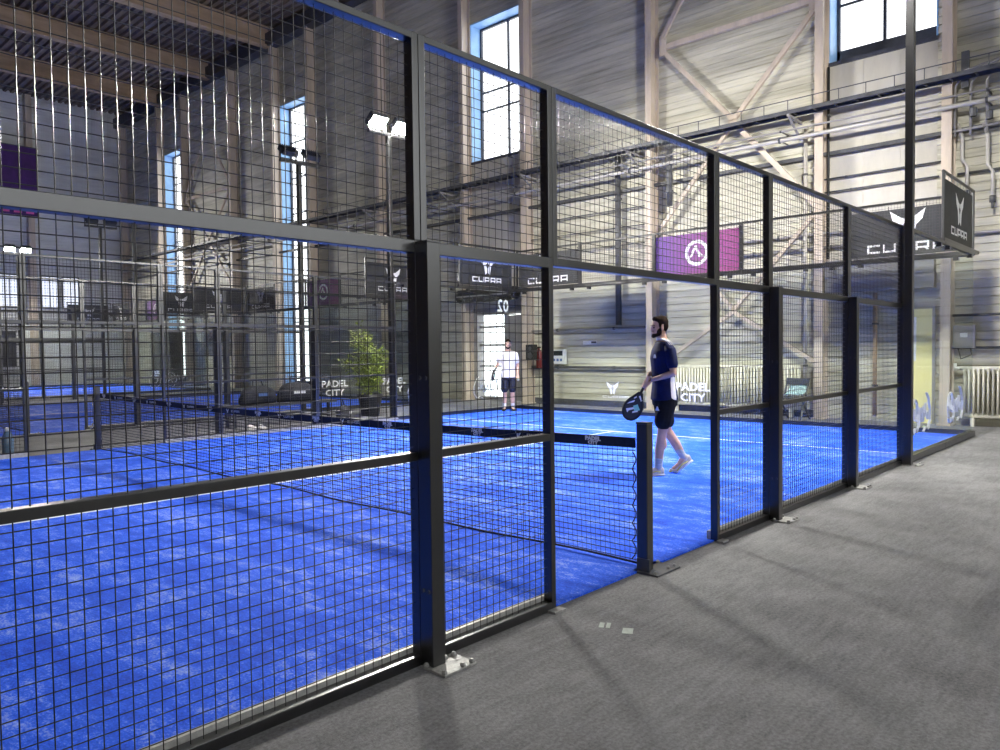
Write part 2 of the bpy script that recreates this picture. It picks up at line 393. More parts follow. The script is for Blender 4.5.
def window(n, y0, y1, z0, z1, mull, bars, foot=.36):
    """deep blue reveal, dark frame set back, panes behind"""
    xf = WX+.42
    w = thing(f'window_{n}', (WX, (y0+y1)/2, z0)); w['kind'] = 'structure'
    hw = (y1-y0)/2; h = z1-z0
    b = MB(); b.box(0, .5, -hw-.01, -hw+.03, 0, h); b.box(0, .5, hw-.03, hw+.01, 0, h); b.box(0, .5, -hw, hw, h-.03, h+.01);
    b.build('window_reveal', 'reveal', w)
    b = MB(); t = .06
    b.box(.4, .48, -hw+.03, -hw+.03+t, .02, h-.03); b.box(.4, .48, hw-.03-t, hw-.03, .02, h-.03)
    b.box(-.03, .5, -hw, hw, -.05, .02); b.box(.4, .48, -hw+.03, hw-.03, .02, foot); b.box(.4, .48, -hw+.03, hw-.03, h-.03-t, h-.03)
    for m in mull: b.box(.41, .47, m-.03, m+.03, .02, h-.03)
    for z in bars: b.box(.42, .46, -hw+.03, hw-.03, z-.025, z+.025)
    b.build('window_frame', 'frame', w)
    MB().box(.435, .445, -hw+.06, hw-.06, .05, h-.06).build('window_pane', 'wglass', w)
    return w
window(1, .95, 2.95, 7.3, 11.2, (.05,), (1.3, 2.6))
window(2, 11.25, 13.35, 7.1, 11.2, (-.1,), (1.6, 2.15), .12)
window(3, 21.75, 23.95, 0, 11.2, (0,), (2.7, 4.3, 5.6, 7.0, 8.4, 9.8))
window(4, 32.15, 34.5, 0, 11.2, (0,), (2.7, 5.6, 7.0, 8.4, 9.8))
# glazed entrance under window 2 and yellow panel under window 1
d = thing('door_1', (WX, 12.3, 0)); d['kind'] = 'structure'
b = MB(); b.box(.0, .3, -1.05, -.86, 0, 2.75); b.box(0, .3, .9, 1.05, 0, 2.75); b.box(0, .3, -.86, .9, 2.55, 2.75)
b.box(.1, .2, -.2, -.12, 0, 2.55); b.box(.1, .2, -.12, .9, 1.62, 1.68); b.box(.1, .2, -.12, .9, 2.16, 2.22); b.box(.1, .2, -.12, .9, 1.0, 1.05); b.box(.1, .2, -.12, .9, 0, .12)
b.build('door_frame', 'steelgrey', d); MB().box(.14, .15, -.12, .9, .1, 2.55).build('door_pane', 'wglass', d)
MB().box(.1, .16, -.84, -.22, .02, 2.5).build('door_leaf', 'steelgrey', d); MB().box(.06, .1, -.34, -.3, .95, 1.2).build('door_handle', 'galv', d)
mb = MB(); ribbed(mb, 'y', 1.42, 2.95, 0, 2.6, WX, 1); mb.box(WX+.03, WX+.3, .95, 2.95, 0, 2.6); struct(mb.build('wall_back_lower', 'wall'))
struct(MB().box(WX-.16, WX+.3, .95, 2.95, 2.6, 3.25).box(WX-.2, WX-.16, .95, 2.95, 2.6, 2.66).box(WX-.2, WX-.16, .95, 2.95, 2.9, 2.94).build('trim_lintel', 'steelgrey'))
d = thing('wall_panel_yellow', (WX, 1.2, 0)); d['kind'] = 'structure'
MB().box(-.02, .03, -.22, .2, .0, 2.2).build('door_leaf', 'panelyellow', d); MB().box(-.05, .03, -.25, -.2, 0, 2.25).box(-.05, .03, .18, .22, 0, 2.25).build('door_frame', 'steelgrey', d)  # flat yellow panel with grey side strips, parts named as at the entrance
MB().box(-.03, -.02, .08, .15, 1.2, 2.05).build('panel_notice', 'white', d)
# translucent strip glazing low in the left wall: real openings would need the far yard, so glazed panels on the wall
for k, (xa, xb) in enumerate(((-1.4, 2.5), (3.1, 5.6), (5.8, 6.9), (7.75, 8.45), (8.7, 9.4))):
    w = thing(f'window_{5+k}', ((xa+xb)/2, YL, 3.9)); w['kind'] = 'structure'; hw = (xb-xa)/2
    b = MB(); b.box(-hw, hw, -.06, 0, -.06, 0); b.box(-hw, hw, -.06, 0, 1.5, 1.56); b.box(-hw-.05, -hw, -.06, 0, -.06, 1.56); b.box(hw, hw+.05, -.06, 0, -.06, 1.56); b.box(-.02, .02, -.05, 0, 0, 1.5)
    b.build('window_frame', 'frame', w)
    MB().box(-hw, hw, -.02, -.005, 0, 1.5).build('window_pane', emis('daylit_pane', (.85, .9, 1), .75) if k == 0 else bpy.data.materials['daylit_pane'], w)
struct(MB().box(WX-.02, WX+.0, 2.95, 11.2, 0, .16).build('baseboard_back', 'darksteel'))

# ------------------------------------------------------------------ steelwork and services on the end wall
def braces(name, y0, y1, label):
    r = thing(name, (WX-.2, (y0+y1)/2, 0)); h = (y1-y0)/2-.1
    segs = [((h,8.75),(-h,8.6),.12), ((h,8.6),(0,6.55),.1), ((-h,8.5),(0,6.55),.1), ((h,8.8),(.6,10.6),.1), ((-h,8.8),(-.6,10.6),.1),
            ((0,6.5),(-h,4.4),.11), ((0,6.5),(h,4.4),.08), ((-h,4.3),(.0,2.35),.08), ((h,4.3),(.0,2.35),.08), ((0,2.3),(h,1.16),.08), ((0,2.3),(-h,1.16),.08)]
    for (a, za), (c, zc), w in segs:
        if za == 8.75: MB().bar((0,a,8.62),(0,c,8.62),.1,w,(0,0,1)).build('tie_beam', 'cream', r)
        else: MB().bar((0,a,za),(0,c,zc),w,.07,(1,0,0)).build('diagonal_brace', 'cream', r)
    for q in ((-.1,.1,6.42,6.66),(-h-.02,-h+.16,8.42,8.8),(h-.16,h+.02,8.42,8.8)): MB().box(-.06,-.04,*q).build('gusset_plate', 'cream', r)
    return tag(r, label, 'steel bracing')
braces('cross_brace', 3.0, 6.85, 'pale steel cross bracing between two columns left of the big right-hand window')
braces('cross_brace', 27.6, 31.9, 'dim steel cross bracing between columns beside the leftmost tall window')
g = MB(); g.box(11.66, 11.78, -13, 39, 5.42, 5.49)
struct(g.build('trim_girder', 'darksteel'))
t = thing('cable_tray', (11.22, 0, 6.26))
b = MB(); b.box(-.14, -.12, -13, 39, 0, .08); b.box(.12, .14, -13, 39, 0, .08)
y = -3
while y < 39: b.box(-.12, .12, y, y+.03, .01, .03); y += .4
b.build('tray', 'darksteel', t)
b = MB()
for k in range(5):
    b.tube([(-.09+.045*k, -13+.6*i, .05+.02*math.sin(i*1.7+k*2)+.012*k) for i in range(88)], .016, 5)
b.build('cables', 'rubber', t)
b = MB(); b.tube([(-.16,-13,.27),(-.16,39,.27)], .01, 6)
y = -3
while y < 39: b.tube([(-.16,y,.05),(-.16,y,.27)], .009, 5); y += .5
b.build('guard_rail', 'darksteel', t)
for y in (-.2, 3.5, 7.4, 10.8, 14, 17.8, 22, 24.5, 28, 31.6, 35):
    MB().bar((.56, y, -.05), (-.15, y, -.02), .05, .05).bar((.54, y, -.4), (-.1, y, -.04), .04, .04).build('bracket', 'steelgrey', t)
tag(t, 'dark ladder cable tray with thin guard rail along the end wall', 'cable tray')
def wallpipe(name, label, pts, r, m, cat='pipe', group=None):
    o = thing(name, pts[0]); q = V(pts[0])
    MB().tube([V(p)-q for p in pts], r, 10).build('pipe', m, o, smooth=True)
    d = V(pts[-1])-V(pts[0]); n = max(2, min(14, int(d.length/1.6)))
    if d.length > .8:
        for i in range(n):
            c = d*((i+.5)/n); a = d.normalized()*.02
            MB().tube([c-a, c+a], r*1.35, 10).bar(c, (WX-.01-pts[0][0], c.y, c.z), .02, .02).build('pipe_clip', 'darksteel', o)
    return tag(o, label, cat, group)
wallpipe('heating_pipe', 'pale thick pipe along the end wall just under the cable tray', [(11.35,-12.9,5.82),(11.35,39,5.82)], .042, 'lightpipe')
wallpipe('thin_pipe', 'thin grey pipe between the pale thick pipe and the cable tray', [(11.4,-12.9,6.02),(11.4,39,6.02)], .02, 'steelgrey')
wallpipe('drop_pipe', 'dark vertical pipe left of the column behind the purple banner', [(11.6,8.0,2.1),(11.6,8.0,6.3)], .075, 'darksteel')
wallpipe('drop_pipe', 'short dark vertical pipe high on the wall above the purple banner', [(11.45,6.45,4.85),(11.45,6.45,6.2)], .07, 'darksteel')
wallpipe('drop_pipe', 'pale slim vertical pipe beside the column left of the yellow panel', [(11.66,3.36,.1),(11.66,3.36,6.1)], .04, 'lightpipe')
wallpipe('drop_pipe', 'black slim vertical pipe at left edge of the pale infill panel', [(11.66,2.9,3.3),(11.66,2.9,7.2)], .028, 'rubber')
wallpipe('drop_pipe', 'brown vertical pipe on the sheeting behind the panel next to the mast', [(11.7,2.0,.1),(11.7,2.0,2.55)], .045, 'beam')
wallpipe('wall_conduit', 'upper thin dark conduit across the pale panel under the right window', [(11.74,.7,4.95),(11.74,3.2,4.95)], .017, 'darksteel')
wallpipe('wall_conduit', 'lower thin dark conduit across the pale panel under the right window', [(11.74,.9,4.68),(11.74,3.0,4.68)], .017, 'darksteel')
for z, lb in ((5.0, 'topmost'), (4.55, 'second from top'), (4.1, 'third from top')):
    wallpipe('wall_conduit', f'dark conduit left of the drop pipe above the doorway panel, {lb} of three', [(11.7,7.3,z),(11.7,10.95,z)], .014, 'darksteel')
wallpipe('wall_rail', 'grey rail with clips on the sheeting left of the player, above the control box', [(11.7,7.3,2.02),(11.7,10.95,2.02)], .03, 'steelgrey', 'wall rail')
wallpipe('wall_rail', 'dark rail on the sheeting left of the player, below the control box', [(11.7,7.3,1.02),(11.7,10.95,1.02)], .035, 'darksteel', 'wall rail')
wallpipe('wall_rail', 'long dark conduit high on sheeting, right of the banner frame', [(11.74,-13,4.66),(11.74,.6,4.66)], .025, 'darksteel', 'wall rail')
wallpipe('wall_rail', 'double pale rail across the panels behind the black banner', [(11.7,.9,3.85),(11.7,7.0,3.85)], .03, 'lightpipe', 'wall rail')
wallpipe('wall_rail', 'upper dark pipe on the sheeting above the right-hand radiator', [(11.7,-13,2.05),(11.7,.65,2.05)], .025, 'darksteel', 'wall rail')
wallpipe('wall_rail', 'lower dark pipe on the sheeting above the right-hand radiator', [(11.7,-13,1.45),(11.7,.65,1.45)], .025, 'darksteel', 'wall rail')
wallpipe('wall_rail', 'dark horizontal pipe high on the panels behind the black banner frame', [(11.72,-12.9,3.55),(11.72,7.0,3.55)], .03, 'steelgrey', 'wall rail')
for i, (y, za, zb, lb) in enumerate(((.42,4.2,5.3,'left'),(.02,4.05,5.25,'right'))):
    o = thing('valve_drop', (11.6, y, za))
    MB().tube([(0,0,0),(0,0,.55),(0,.08,.7),(0,.08,zb-za),(0,.15,zb-za+.25)], .03, 8).build('pipe', 'lightpipe', o, True)
    MB().tube([(0,0,.0),(0,0,.12)], .05, 8).tube([(0,0,-.1),(0,0,0)], .025, 8).build('valve', 'darksteel', o, True)
    tag(o, f'{lb} of two short pale valve pipes hanging below the pipe cluster at upper right', 'pipe', 'valve pipes')
o = thing('pipe_manifold', (11.5, .1, 5.3))
b = MB()
for i in range(3):
    b.tube([(0,.5-.25*i,0),(0,.5-.25*i,.9),(-.03,.35-.25*i,1.15),(-.03,-1.4,1.45+.06*i)], .022, 8)
b.tube([(0,.6,.1),(0,-.3,.12)], .025, 8).build('pipes', 'steelgrey', o, True)
MB().tube([(-.05,.2,.3),(-.05,.2,.45)], .06, 8).build('valve', 'darksteel', o); MB().tube([(-.05,-.05,.2),(-.05,-.05,.34)], .055, 8).build('valve', 'darksteel', o); MB().box(-.04,.04,.28,.4,.85,1.5).build('valve_box', 'darksteel', o)
tag(o, 'cluster of bent pipes and valves on the wall at upper right', 'pipes')

def radiator(y0, y1, label):
    r = thing('radiator', (11.62, (y0+y1)/2, 0)); h = (y1-y0)/2
    b = MB(); y = -h+.03
    while y < h-.02:
        b.tube([(-.03,y,.22),(-.03,y,1.06)], .017, 6); b.box(-.02,.06,y-.008,y+.008,.22,1.06); b.tube([(.07,y,.22),(.07,y,1.06)], .017, 6); y += .075
    b.build('fins', 'radiator', r, True)
    MB().tube([(.02,-h,.2),(.02,h,.2)], .045, 8).tube([(.02,-h,1.07),(.02,h,1.07)], .04, 8).build('header_pipe', 'radiator', r, True)
    for s in (-1, 1):
        MB().box(-.03,.08,s*(h-.2)-.03,s*(h-.2)+.03,0,.17).build('foot', 'radiator', r)
    MB().tube([(.02,h,1.07),(.02,h+.09,1.07)], .03, 8).tube([(.02,h+.09,1.02),(.02,h+.09,1.16)], .028, 8).build('valve', 'white', r, True)
    return tag(r, label, 'radiator')
radiator(-2.6, .5, 'cream column radiator against the wall at the right edge of the photo')
radiator(3.45, 6.6, 'cream column radiator behind the back glass, right of the standing player')

o = thing('control_box', (11.74, 10.0, 1.1))
MB().box(-.1,0,-.24,.24,0,.4).build('housing', 'boxgrey', o, bevel=.01); MB().box(-.104,-.1,-.17,.17,.23,.36).build('screen', 'screen', o)
for y in (-.12, 0, .12): MB().box(-.106,-.1,y-.035,y+.035,.08,.15).build('button', 'bluebtn', o)
tag(o, 'pale grey wall control box with dark screen and blue buttons', 'control box')
o = thing('wall_label', (11.75, 9.0, 1.62)); MB().box(-.01,0,-.22,.22,0,.1).build('plate', 'white', o); MB().box(-.014,-.01,-.21,-.05,.03,.08).build('mark', 'darksteel', o)
tag(o, 'small white label plate on the sheeting above the control rail', 'sign')
o = thing('junction_box', (11.7, .45, 1.44)); MB().box(-.08,0,-.18,.18,0,.42).build('housing', 'steelgrey', o, bevel=.008); MB().tube([(-.04,-.1,0),(-.05,-.12,-.12),(-.05,.05,-.2),(-.04,.1,0)], .012, 6).build('cable_loop', 'rubber', o, True)
MB().box(-.085,-.08,-.06,.06,.2,.28).build('label_plate', 'white', o)
tag(o, 'grey electric junction box with cable loop above the right radiator', 'junction box')
o = thing('air_curtain', (11.45, 12.45, 2.86))
rr = []
for k in range(9):
    a = k/8; rr.append(a)
b = MB(); b.rings([((0, -1.15+2.3*u, .24), (.24*(.55 if u in (0,1) else 1),0,0), (0,0,.2*(.6 if u in (0,1) else 1))) for u in (0,.03,.1,.5,.9,.97,1)], 20)
b.build('housing', 'rubber', o, True); MB().box(-.26,-.2,-1.0,1.0,.2,.24).build('trim_line', 'galv', o)
MB().box(0,.34,-.9,-.8,.15,.3).box(0,.34,.8,.9,.15,.3).build('bracket', 'darksteel', o)
tag(o, 'black rounded air curtain unit above the bright glazed entrance', 'air curtain')
o = thing('wall_speaker', (11.28, 10.68, 1.22)); MB().box(0,.14,-.15,.15,0,.42).build('cabinet', 'rubber', o, bevel=.01); MB().tube([(-.004,0,.12),(.01,0,.12)], .09, 14).tube([(-.004,0,.31),(.01,0,.31)], .06, 14).build('driver', 'darksteel', o)
tag(o, 'small black loudspeaker box on the column right of the entrance', 'loudspeaker')
o = thing('fire_extinguisher', (11.6, 10.62, .98)); MB().lathe([(.075,0),(.085,.02),(.085,.42),(.06,.5),(.025,.53),(.025,.56)], n=16).build('cylinder', 'red', o, True); MB().box(-.05,.05,-.02,.02,.56,.6).tube([(0,.02,.56),(0,.12,.5),(0,.11,.2)], .012, 6).build('valve', 'rubber', o)
MB().box(.06,.19,-.03,.03,.3,.36).build('bracket', 'darksteel', o)
tag(o, 'red fire extinguisher on the wall beside the small loudspeaker box', 'fire extinguisher')
o = thing('cabinet', (11.0, 32.9, 0)); MB().box(-.3,.3,-1.05,1.05,.05,2.5).build('body', 'cabinet', o, bevel=.01)
for s in (-1,1): MB().box(-.33,-.3,min(.02*s,1.0*s),max(.02*s,1.0*s),.1,2.45).build('door', 'cabinet', o).location = (0,0,0)
MB().box(-.28,.28,-1.0,1.0,0,.05).build('plinth', 'rubber', o)
tag(o, 'tall dark brown cabinet standing before the leftmost tall window', 'cabinet')
o = thing('wall_banner', (5.2, YL-.4, 8.3)); MB().box(-2.4,2.4,0,.03,0,3.3).build('cloth', 'deep_purple', o)
for i in range(9): MB().box(-2.3+.52*i, -2.3+.52*i+.34, -.008, 0, .1, .1+(.34 if i % 3 else .5)).build('print', 'pink', o)
MB().tube([(-2.45,.015,3.32),(2.45,.015,3.32)], .03, 8).build('hanging_rod', 'darksteel', o)
tag(o, 'big deep purple banner with pink print high on the left wall', 'banner')
o = thing('wall_screen', (5.2, YL-.4, 1.0)); MB().box(-1.3,1.25,0,.08,0,1.65).build('panel', 'banner', o); MB().box(-1.35,1.3,-.01,.1,1.65,1.7).box(-1.35,1.3,-.01,.1,-.05,0).build('frame', 'darksteel', o)
tag(o, 'dark board low on the left wall at the left edge of the photo', 'board')

# ------------------------------------------------------------------ court furniture (built at the origin, copied to each place)
FT, FD = .04, .06                                  # frame tube width and depth
def grid(mb, x0, x1, z0, z1, y, r=.0022):
    n = 4
    x = math.ceil((x0+.01)/.05)*.05
    while x < x1-.01: mb.tube([(x,y,z0),(x,y,z1)], r, n, False); x += .05
    z = math.ceil((z0+.01)/.05)*.05
    while z < z1-.01: mb.tube([(x0,y+r*1.6,z),(x1,y+r*1.6,z)], r, n, False); z += .05
def fence_panel(w, kind, s, foot=None):
    """kind full: 0-3 m with rails; lintel: 2-3 m only. s=+1: inside is +Y, -1: inside is -Y. Spans x 0..w."""
    def fn():
        o = thing('mesh_fence')
        y0, y1 = sorted((0, s*FD)); ym = s*FD*.5
        def fr(z0, z1, nm, bot):
            b = MB(); b.box(0.002, FT, y0, y1, z0, z1); b.box(w-FT, w-.002, y0, y1, z0, z1); b.box(FT, w-FT, y0, y1, z1-(.034 if z1 > 2.5 else .06), z1)
            if bot: b.box(FT, w-FT, y0, y1, z0, z0+bot)
            b.build(nm, 'black', o, bevel=.003)
            b = MB(); grid(b, FT, w-FT, z0+bot, z1-.034, ym); b.build('wire_mesh', 'wire', o, True)
        if kind == 'full':
            fr(.0, 2.03, 'lower_frame', .05); MB().box(FT, w-FT, y0, y1, .985, .985+.04).build('middle_rail', 'black', o, bevel=.003)
            b = MB(); b.box(0, w, *sorted((s*FD, s*(FD+.03))), .0125, .075); b.build('added_pale_strip', 'strip', o)  # pale strip added to give the bottom rail its bright top
            fr(2.03, 3.0, 'upper_frame', 0)
            if foot is not None: MB().box(foot-.05, foot+.05, *sorted((-s*.055, s*.0)), 0, .014).build('foot_plate', 'galv', o, bevel=.002)
        else: fr(1.985, 3.0, 'upper_frame', .045)
        return o
    return fn
def fence_post(s):
    def fn():
        o = thing('fence_post'); ya, yb = sorted((-.002*s, -s*.088))
        MB().box(-.04, .04, ya, yb, .012, 2.015).build('post', 'black', o, bevel=.004)
        MB().box(-.041, .041, *sorted((-s*.001, -s*.089)), 2.015, 2.021).build('cap', 'black', o)
        b = MB(); b.box(-.06, .15, *sorted((-s*.02, -s*.19)), 0, .012); b.build('base_plate', 'galv', o, bevel=.003)
        for x in (-.04+.005, .07, .13):
            for y in (-.05, -.175): MB().lathe([(.014,.012),(.014,.022),(.009,.03)], (x if x > 0 else -.05, s*y, 0), 6).build('bolt', 'galv', o)
        for z in (.37, 1.38):
            for y in (-.024, -.066): MB().tube([(-.048,s*y,z),(-.04,s*y,z)], .011, 8).build('bolt', 'darksteel', o)
        return o
    return fn
def light_mast(s, lit):
    def fn():
        o = thing('light_mast')
        MB().box(-.07, .02, *sorted((-s*.02, -s*.115)), .012, 6.1).build('pole', 'black', o, bevel=.005)
        MB().box(-.05, .04, *sorted((-s*.002, -s*.02)), .012, 3.0).build('fixing_plate', 'black', o, bevel=.003)
        MB().box(-.08, .2, *sorted((-s*.01, -s*.2)), 0, .012).build('base_plate', 'galv', o)
        for x in (-.07, .1, .17): MB().lathe([(.014,.012),(.014,.022),(.009,.03)], (x, -s*.17, 0), 6).build('bolt', 'galv', o)
        for z in (.38, 1.4, 2.62): [MB().tube([(-.076,-s*q,z),(-.07,-s*q,z)], .011, 8).build('bolt', 'darksteel', o) for q in (.04, .09)]
        MB().box(-.55, .55, *sorted((-s*.03, -s*.11)), 6.1, 6.17).build('crossbar', 'black', o)
        for x in (-.32, .32):
            rot = Matrix.Rotation(s*R(-38), 4, 'X') if s > 0 else Matrix.Rotation(R(38), 4, 'X')
            h = MB(); h.box(-.2, .2, -.06, .06, -.15, .15)
            for k in range(7): h.box(-.19+.06*k, -.18+.06*k, *sorted((-s*.06, -s*.1)), -.14, .14)
            ho = h.build('lamp_head', 'darksteel', o, loc=(x, -s*.07, 6.38)); ho.rotation_euler = (s*R(-52), 0, 0)
            MB().box(-.185, .185, *sorted((s*.06, s*.064)), -.135, .135).build('lens', 'lamp' if lit else 'lampoff', ho)
            MB().box(-.225, -.205, -.02, .02, -.22, .02).box(.205, .225, -.02, .02, -.22, .02).build('yoke', 'darksteel', o, loc=(x, -s*.07, 6.38))
        return o
    return fn
SCRIPT = [[(-.42,-.28),(-.46,.0),(-.4,.25),(-.3,.32),(-.2,.22),(-.18,-.02),(-.24,-.16),(-.33,-.1),(-.3,.12)],
          [(-.44,-.3),(-.36,-.42),(-.28,-.3),(-.22,-.4),(-.14,-.28)],
          [(-.12,-.3),(-.08,.12),(0,-.2),(.02,.1),(.08,-.2),(.12,.14),(.18,-.1),(.2,.2)],
          [(.24,.42),(.34,.3),(.42,.05),(.42,-.2),(.32,-.4),(.2,-.34),(.1,-.42)],
          [(.05,.0),(.14,-.1),(.26,.02),(.3,-.18)]]
def glass_panel(kind, w, h):
    """pane in plane Y=0, x 0..w; -Y is the side the decal reads from"""
    def fn():
        o = thing('glass_screen')
        MB().box(.005, w-.005, -.006, .006, .09, h-.045).build('pane', 'glass', o)
        MB().box(0, w, -.05, .05, .012, .09).build('bottom_rail', 'black', o, bevel=.004)
        MB().box(0, w, -.03, .03, h-.045, h).build('top_rail', 'black', o, bevel=.004)
        for x in (.25, w-.25): MB().box(x-.04, x+.04, -.035, .035, h-.1, h-.045).build('clamp', 'black', o)
        if kind == 'script':
            b = MB()
            for st in SCRIPT: b.tube([(w*.4+p[0]*1.05, -.009, .6+p[1]*.62) for p in st], .017, 6, True, .3)
            b.build('sticker', 'decal', o)
        if kind == 'padel':
            b = MB()
            b.add(text_mesh('PADEL', .24, .006, 1.15), frame_mtx((w/2-.08, -.0095, .6), (1,0,0), (0,0,1)))
            b.add(text_mesh('CITY', .22, .006, 1.2), frame_mtx((w/2-.08, -.0095, .38), (1,0,0), (0,0,1))); b.build('sticker', 'decal', o)
        if kind == 'emblem':
            b = MB(); emblem(b, (w/2-.1, -.008, .6), (1,0,0), (0,0,1), .3, .002); b.build('sticker', 'decal', o); b = MB(); wordmark(b, (w/2, -.008, .38), (1,0,0), (0,0,1), .75, .045, .002); b.build('sticker', 'decal', o)
        if kind == 'number':                       # reads from outside (+Y), so mirrored from the court
            b = MB(); b.add(text_mesh('02', .42, .008), frame_mtx((w*.76, .0095, 2.46), (-1,0,0), (0,0,1))); b.build('number', 'white', o)
            b = MB()
            for st in SCRIPT: b.tube([(w*.42-p[0]*.95, .009, .6+p[1]*.62) for p in st], .017, 6, True, .3)
            b.build('sticker', 'decal', o)
        return o
    return fn
def top_mesh(w):
    def fn():
        o = thing('back_mesh')
        b = MB(); b.box(0, .035, -.02, .02, 3.0, 4.0); b.box(w-.035, w, -.02, .02, 3, 4); b.box(0, w, -.02, .02, 3.96, 4.0); b.box(0, w, -.02, .02, 3.0, 3.05)
        b.build('frame', 'black', o); b = MB(); grid(b, .035, w-.035, 3.05, 3.96, 0); b.build('wire_mesh', 'wire', o, True)
        return o
    return fn
def end_sign():
    """stands on the top rail of the end glass, x 0..2; reads from -Y"""
    o = thing('sign_board')
    b = MB(); b.tube([(.02,0,0),(.02,0,1.0)], .022, 8); b.tube([(1.98,0,0),(1.98,0,1.0)], .022, 8); b.tube([(.0,0,1.0),(2.0,0,1.0)], .022, 8); b.box(-.0, 2.3, -.03, .03, 0, .05)
    b.build('frame', 'black', o)
    MB().box(.05, 1.86, -.012, .012, .06, .9).build('board', 'banner', o)
    b = MB()
    for k in range(10): b.tube([(.1+.19*k,0,.9),(.16+.19*k,0,1.0)], .006, 5)
    b.build('lacing', 'galv', o)
    b = MB(); emblem(b, (.98,-.0125,.56), (1,0,0), (0,0,1), .46, .003); b.build('emblem', 'white', o)
    b = MB(); wordmark(b, (.98,-.0125,.15), (1,0,0), (0,0,1), 1.05, .12, .003); b.build('lettering', 'white', o)
    return o
def back_banner(kind):
    def fn():
        o = thing('banner')
        if kind == 'black':
            MB().box(.04, 1.96, 0, .012, 3.07, 3.88).build('cloth', 'banner', o)
            b = MB(); emblem(b, (1., -.001, 3.6), (1,0,0), (0,0,1), .5, .002); b.build('emblem', 'white', o)
            b = MB(); wordmark(b, (1., -.001, 3.14), (1,0,0), (0,0,1), 1.3, .15, .002); b.build('lettering', 'white', o)
        else:
            MB().box(.03, 1.97, 0, .012, 3.06, 3.9).build('cloth', 'purple', o)
            b = MB(); n = 28
            for k in range(n):
                a0, a1 = 2*math.pi*k/n, 2*math.pi*(k+1)/n
                b.ext([(.27*math.cos(a0),.27*math.sin(a0)),(.27*math.cos(a1),.27*math.sin(a1)),(.2*math.cos(a1),.2*math.sin(a1)),(.2*math.cos(a0),.2*math.sin(a0))][::-1], (1.0,-.001,3.49), V((1,0,0)), V((0,0,1)), .002)
            b.ext([(-.17,-.09),(-.12,-.09),(-.02,.08),(.04,-.09),(.09,-.09),(.0,.15),(-.05,.15)], (1.0,-.001,3.49), V((1,0,0)), V((0,0,1)), .002)
            b.ext([(.06,.02),(.17,-.09),(.12,-.09),(.05,-.01)], (1.0,-.001,3.49), V((1,0,0)), V((0,0,1)), .002)
            b.build('emblem', 'white', o)
        b = MB()
        for x in (.08, .7, 1.3, 1.92):
            for z in (3.05, 3.9): b.tube([(x,.0,z-.03),(x,-.03,z),(x,.0,z+.03)], .005, 5)
        b.build('cable_tie', 'rubber', o)
        return o
    return fn
def net_post(s, crank):
    def fn():
        o = thing('net_post')
        MB().box(-.06, .015, *sorted((-s*.03, s*.055)), .012, 1.0).build('post', 'black', o, bevel=.006)
        MB().box(-.062, .017, *sorted((-s*.032, s*.057)), 1.0, 1.012).build('cap', 'black', o, bevel=.003)
        b = MB(); b.box(-.1, .2, *sorted((-s*.13, s*.07)), .0, .012); b.bar((-.07,0,.05),(-.052,0,.05),.1,.09); b.build('base_plate', 'darksteel', o, bevel=.003)
        for x, y in ((-.075,-.1),(.09,-.1),(.17,-.1),(.17,.03)): MB().lathe([(.013,.012),(.013,.022),(.008,.03)], (x,s*y,0), 6).build('bolt', 'galv', o)
        if crank:
            MB().tube([(-.08,0,.88),(-.08,0,.5)], .006, 6).tube([(-.055,0,.42),(-.09,0,.42),(-.09,.0,.36),(-.13,0,.36)], .014, 8).tube([(-.055,0,.45),(-.075,0,.45)], .03, 12).build('winder', 'chrome', o, True)
        return o
    return fn
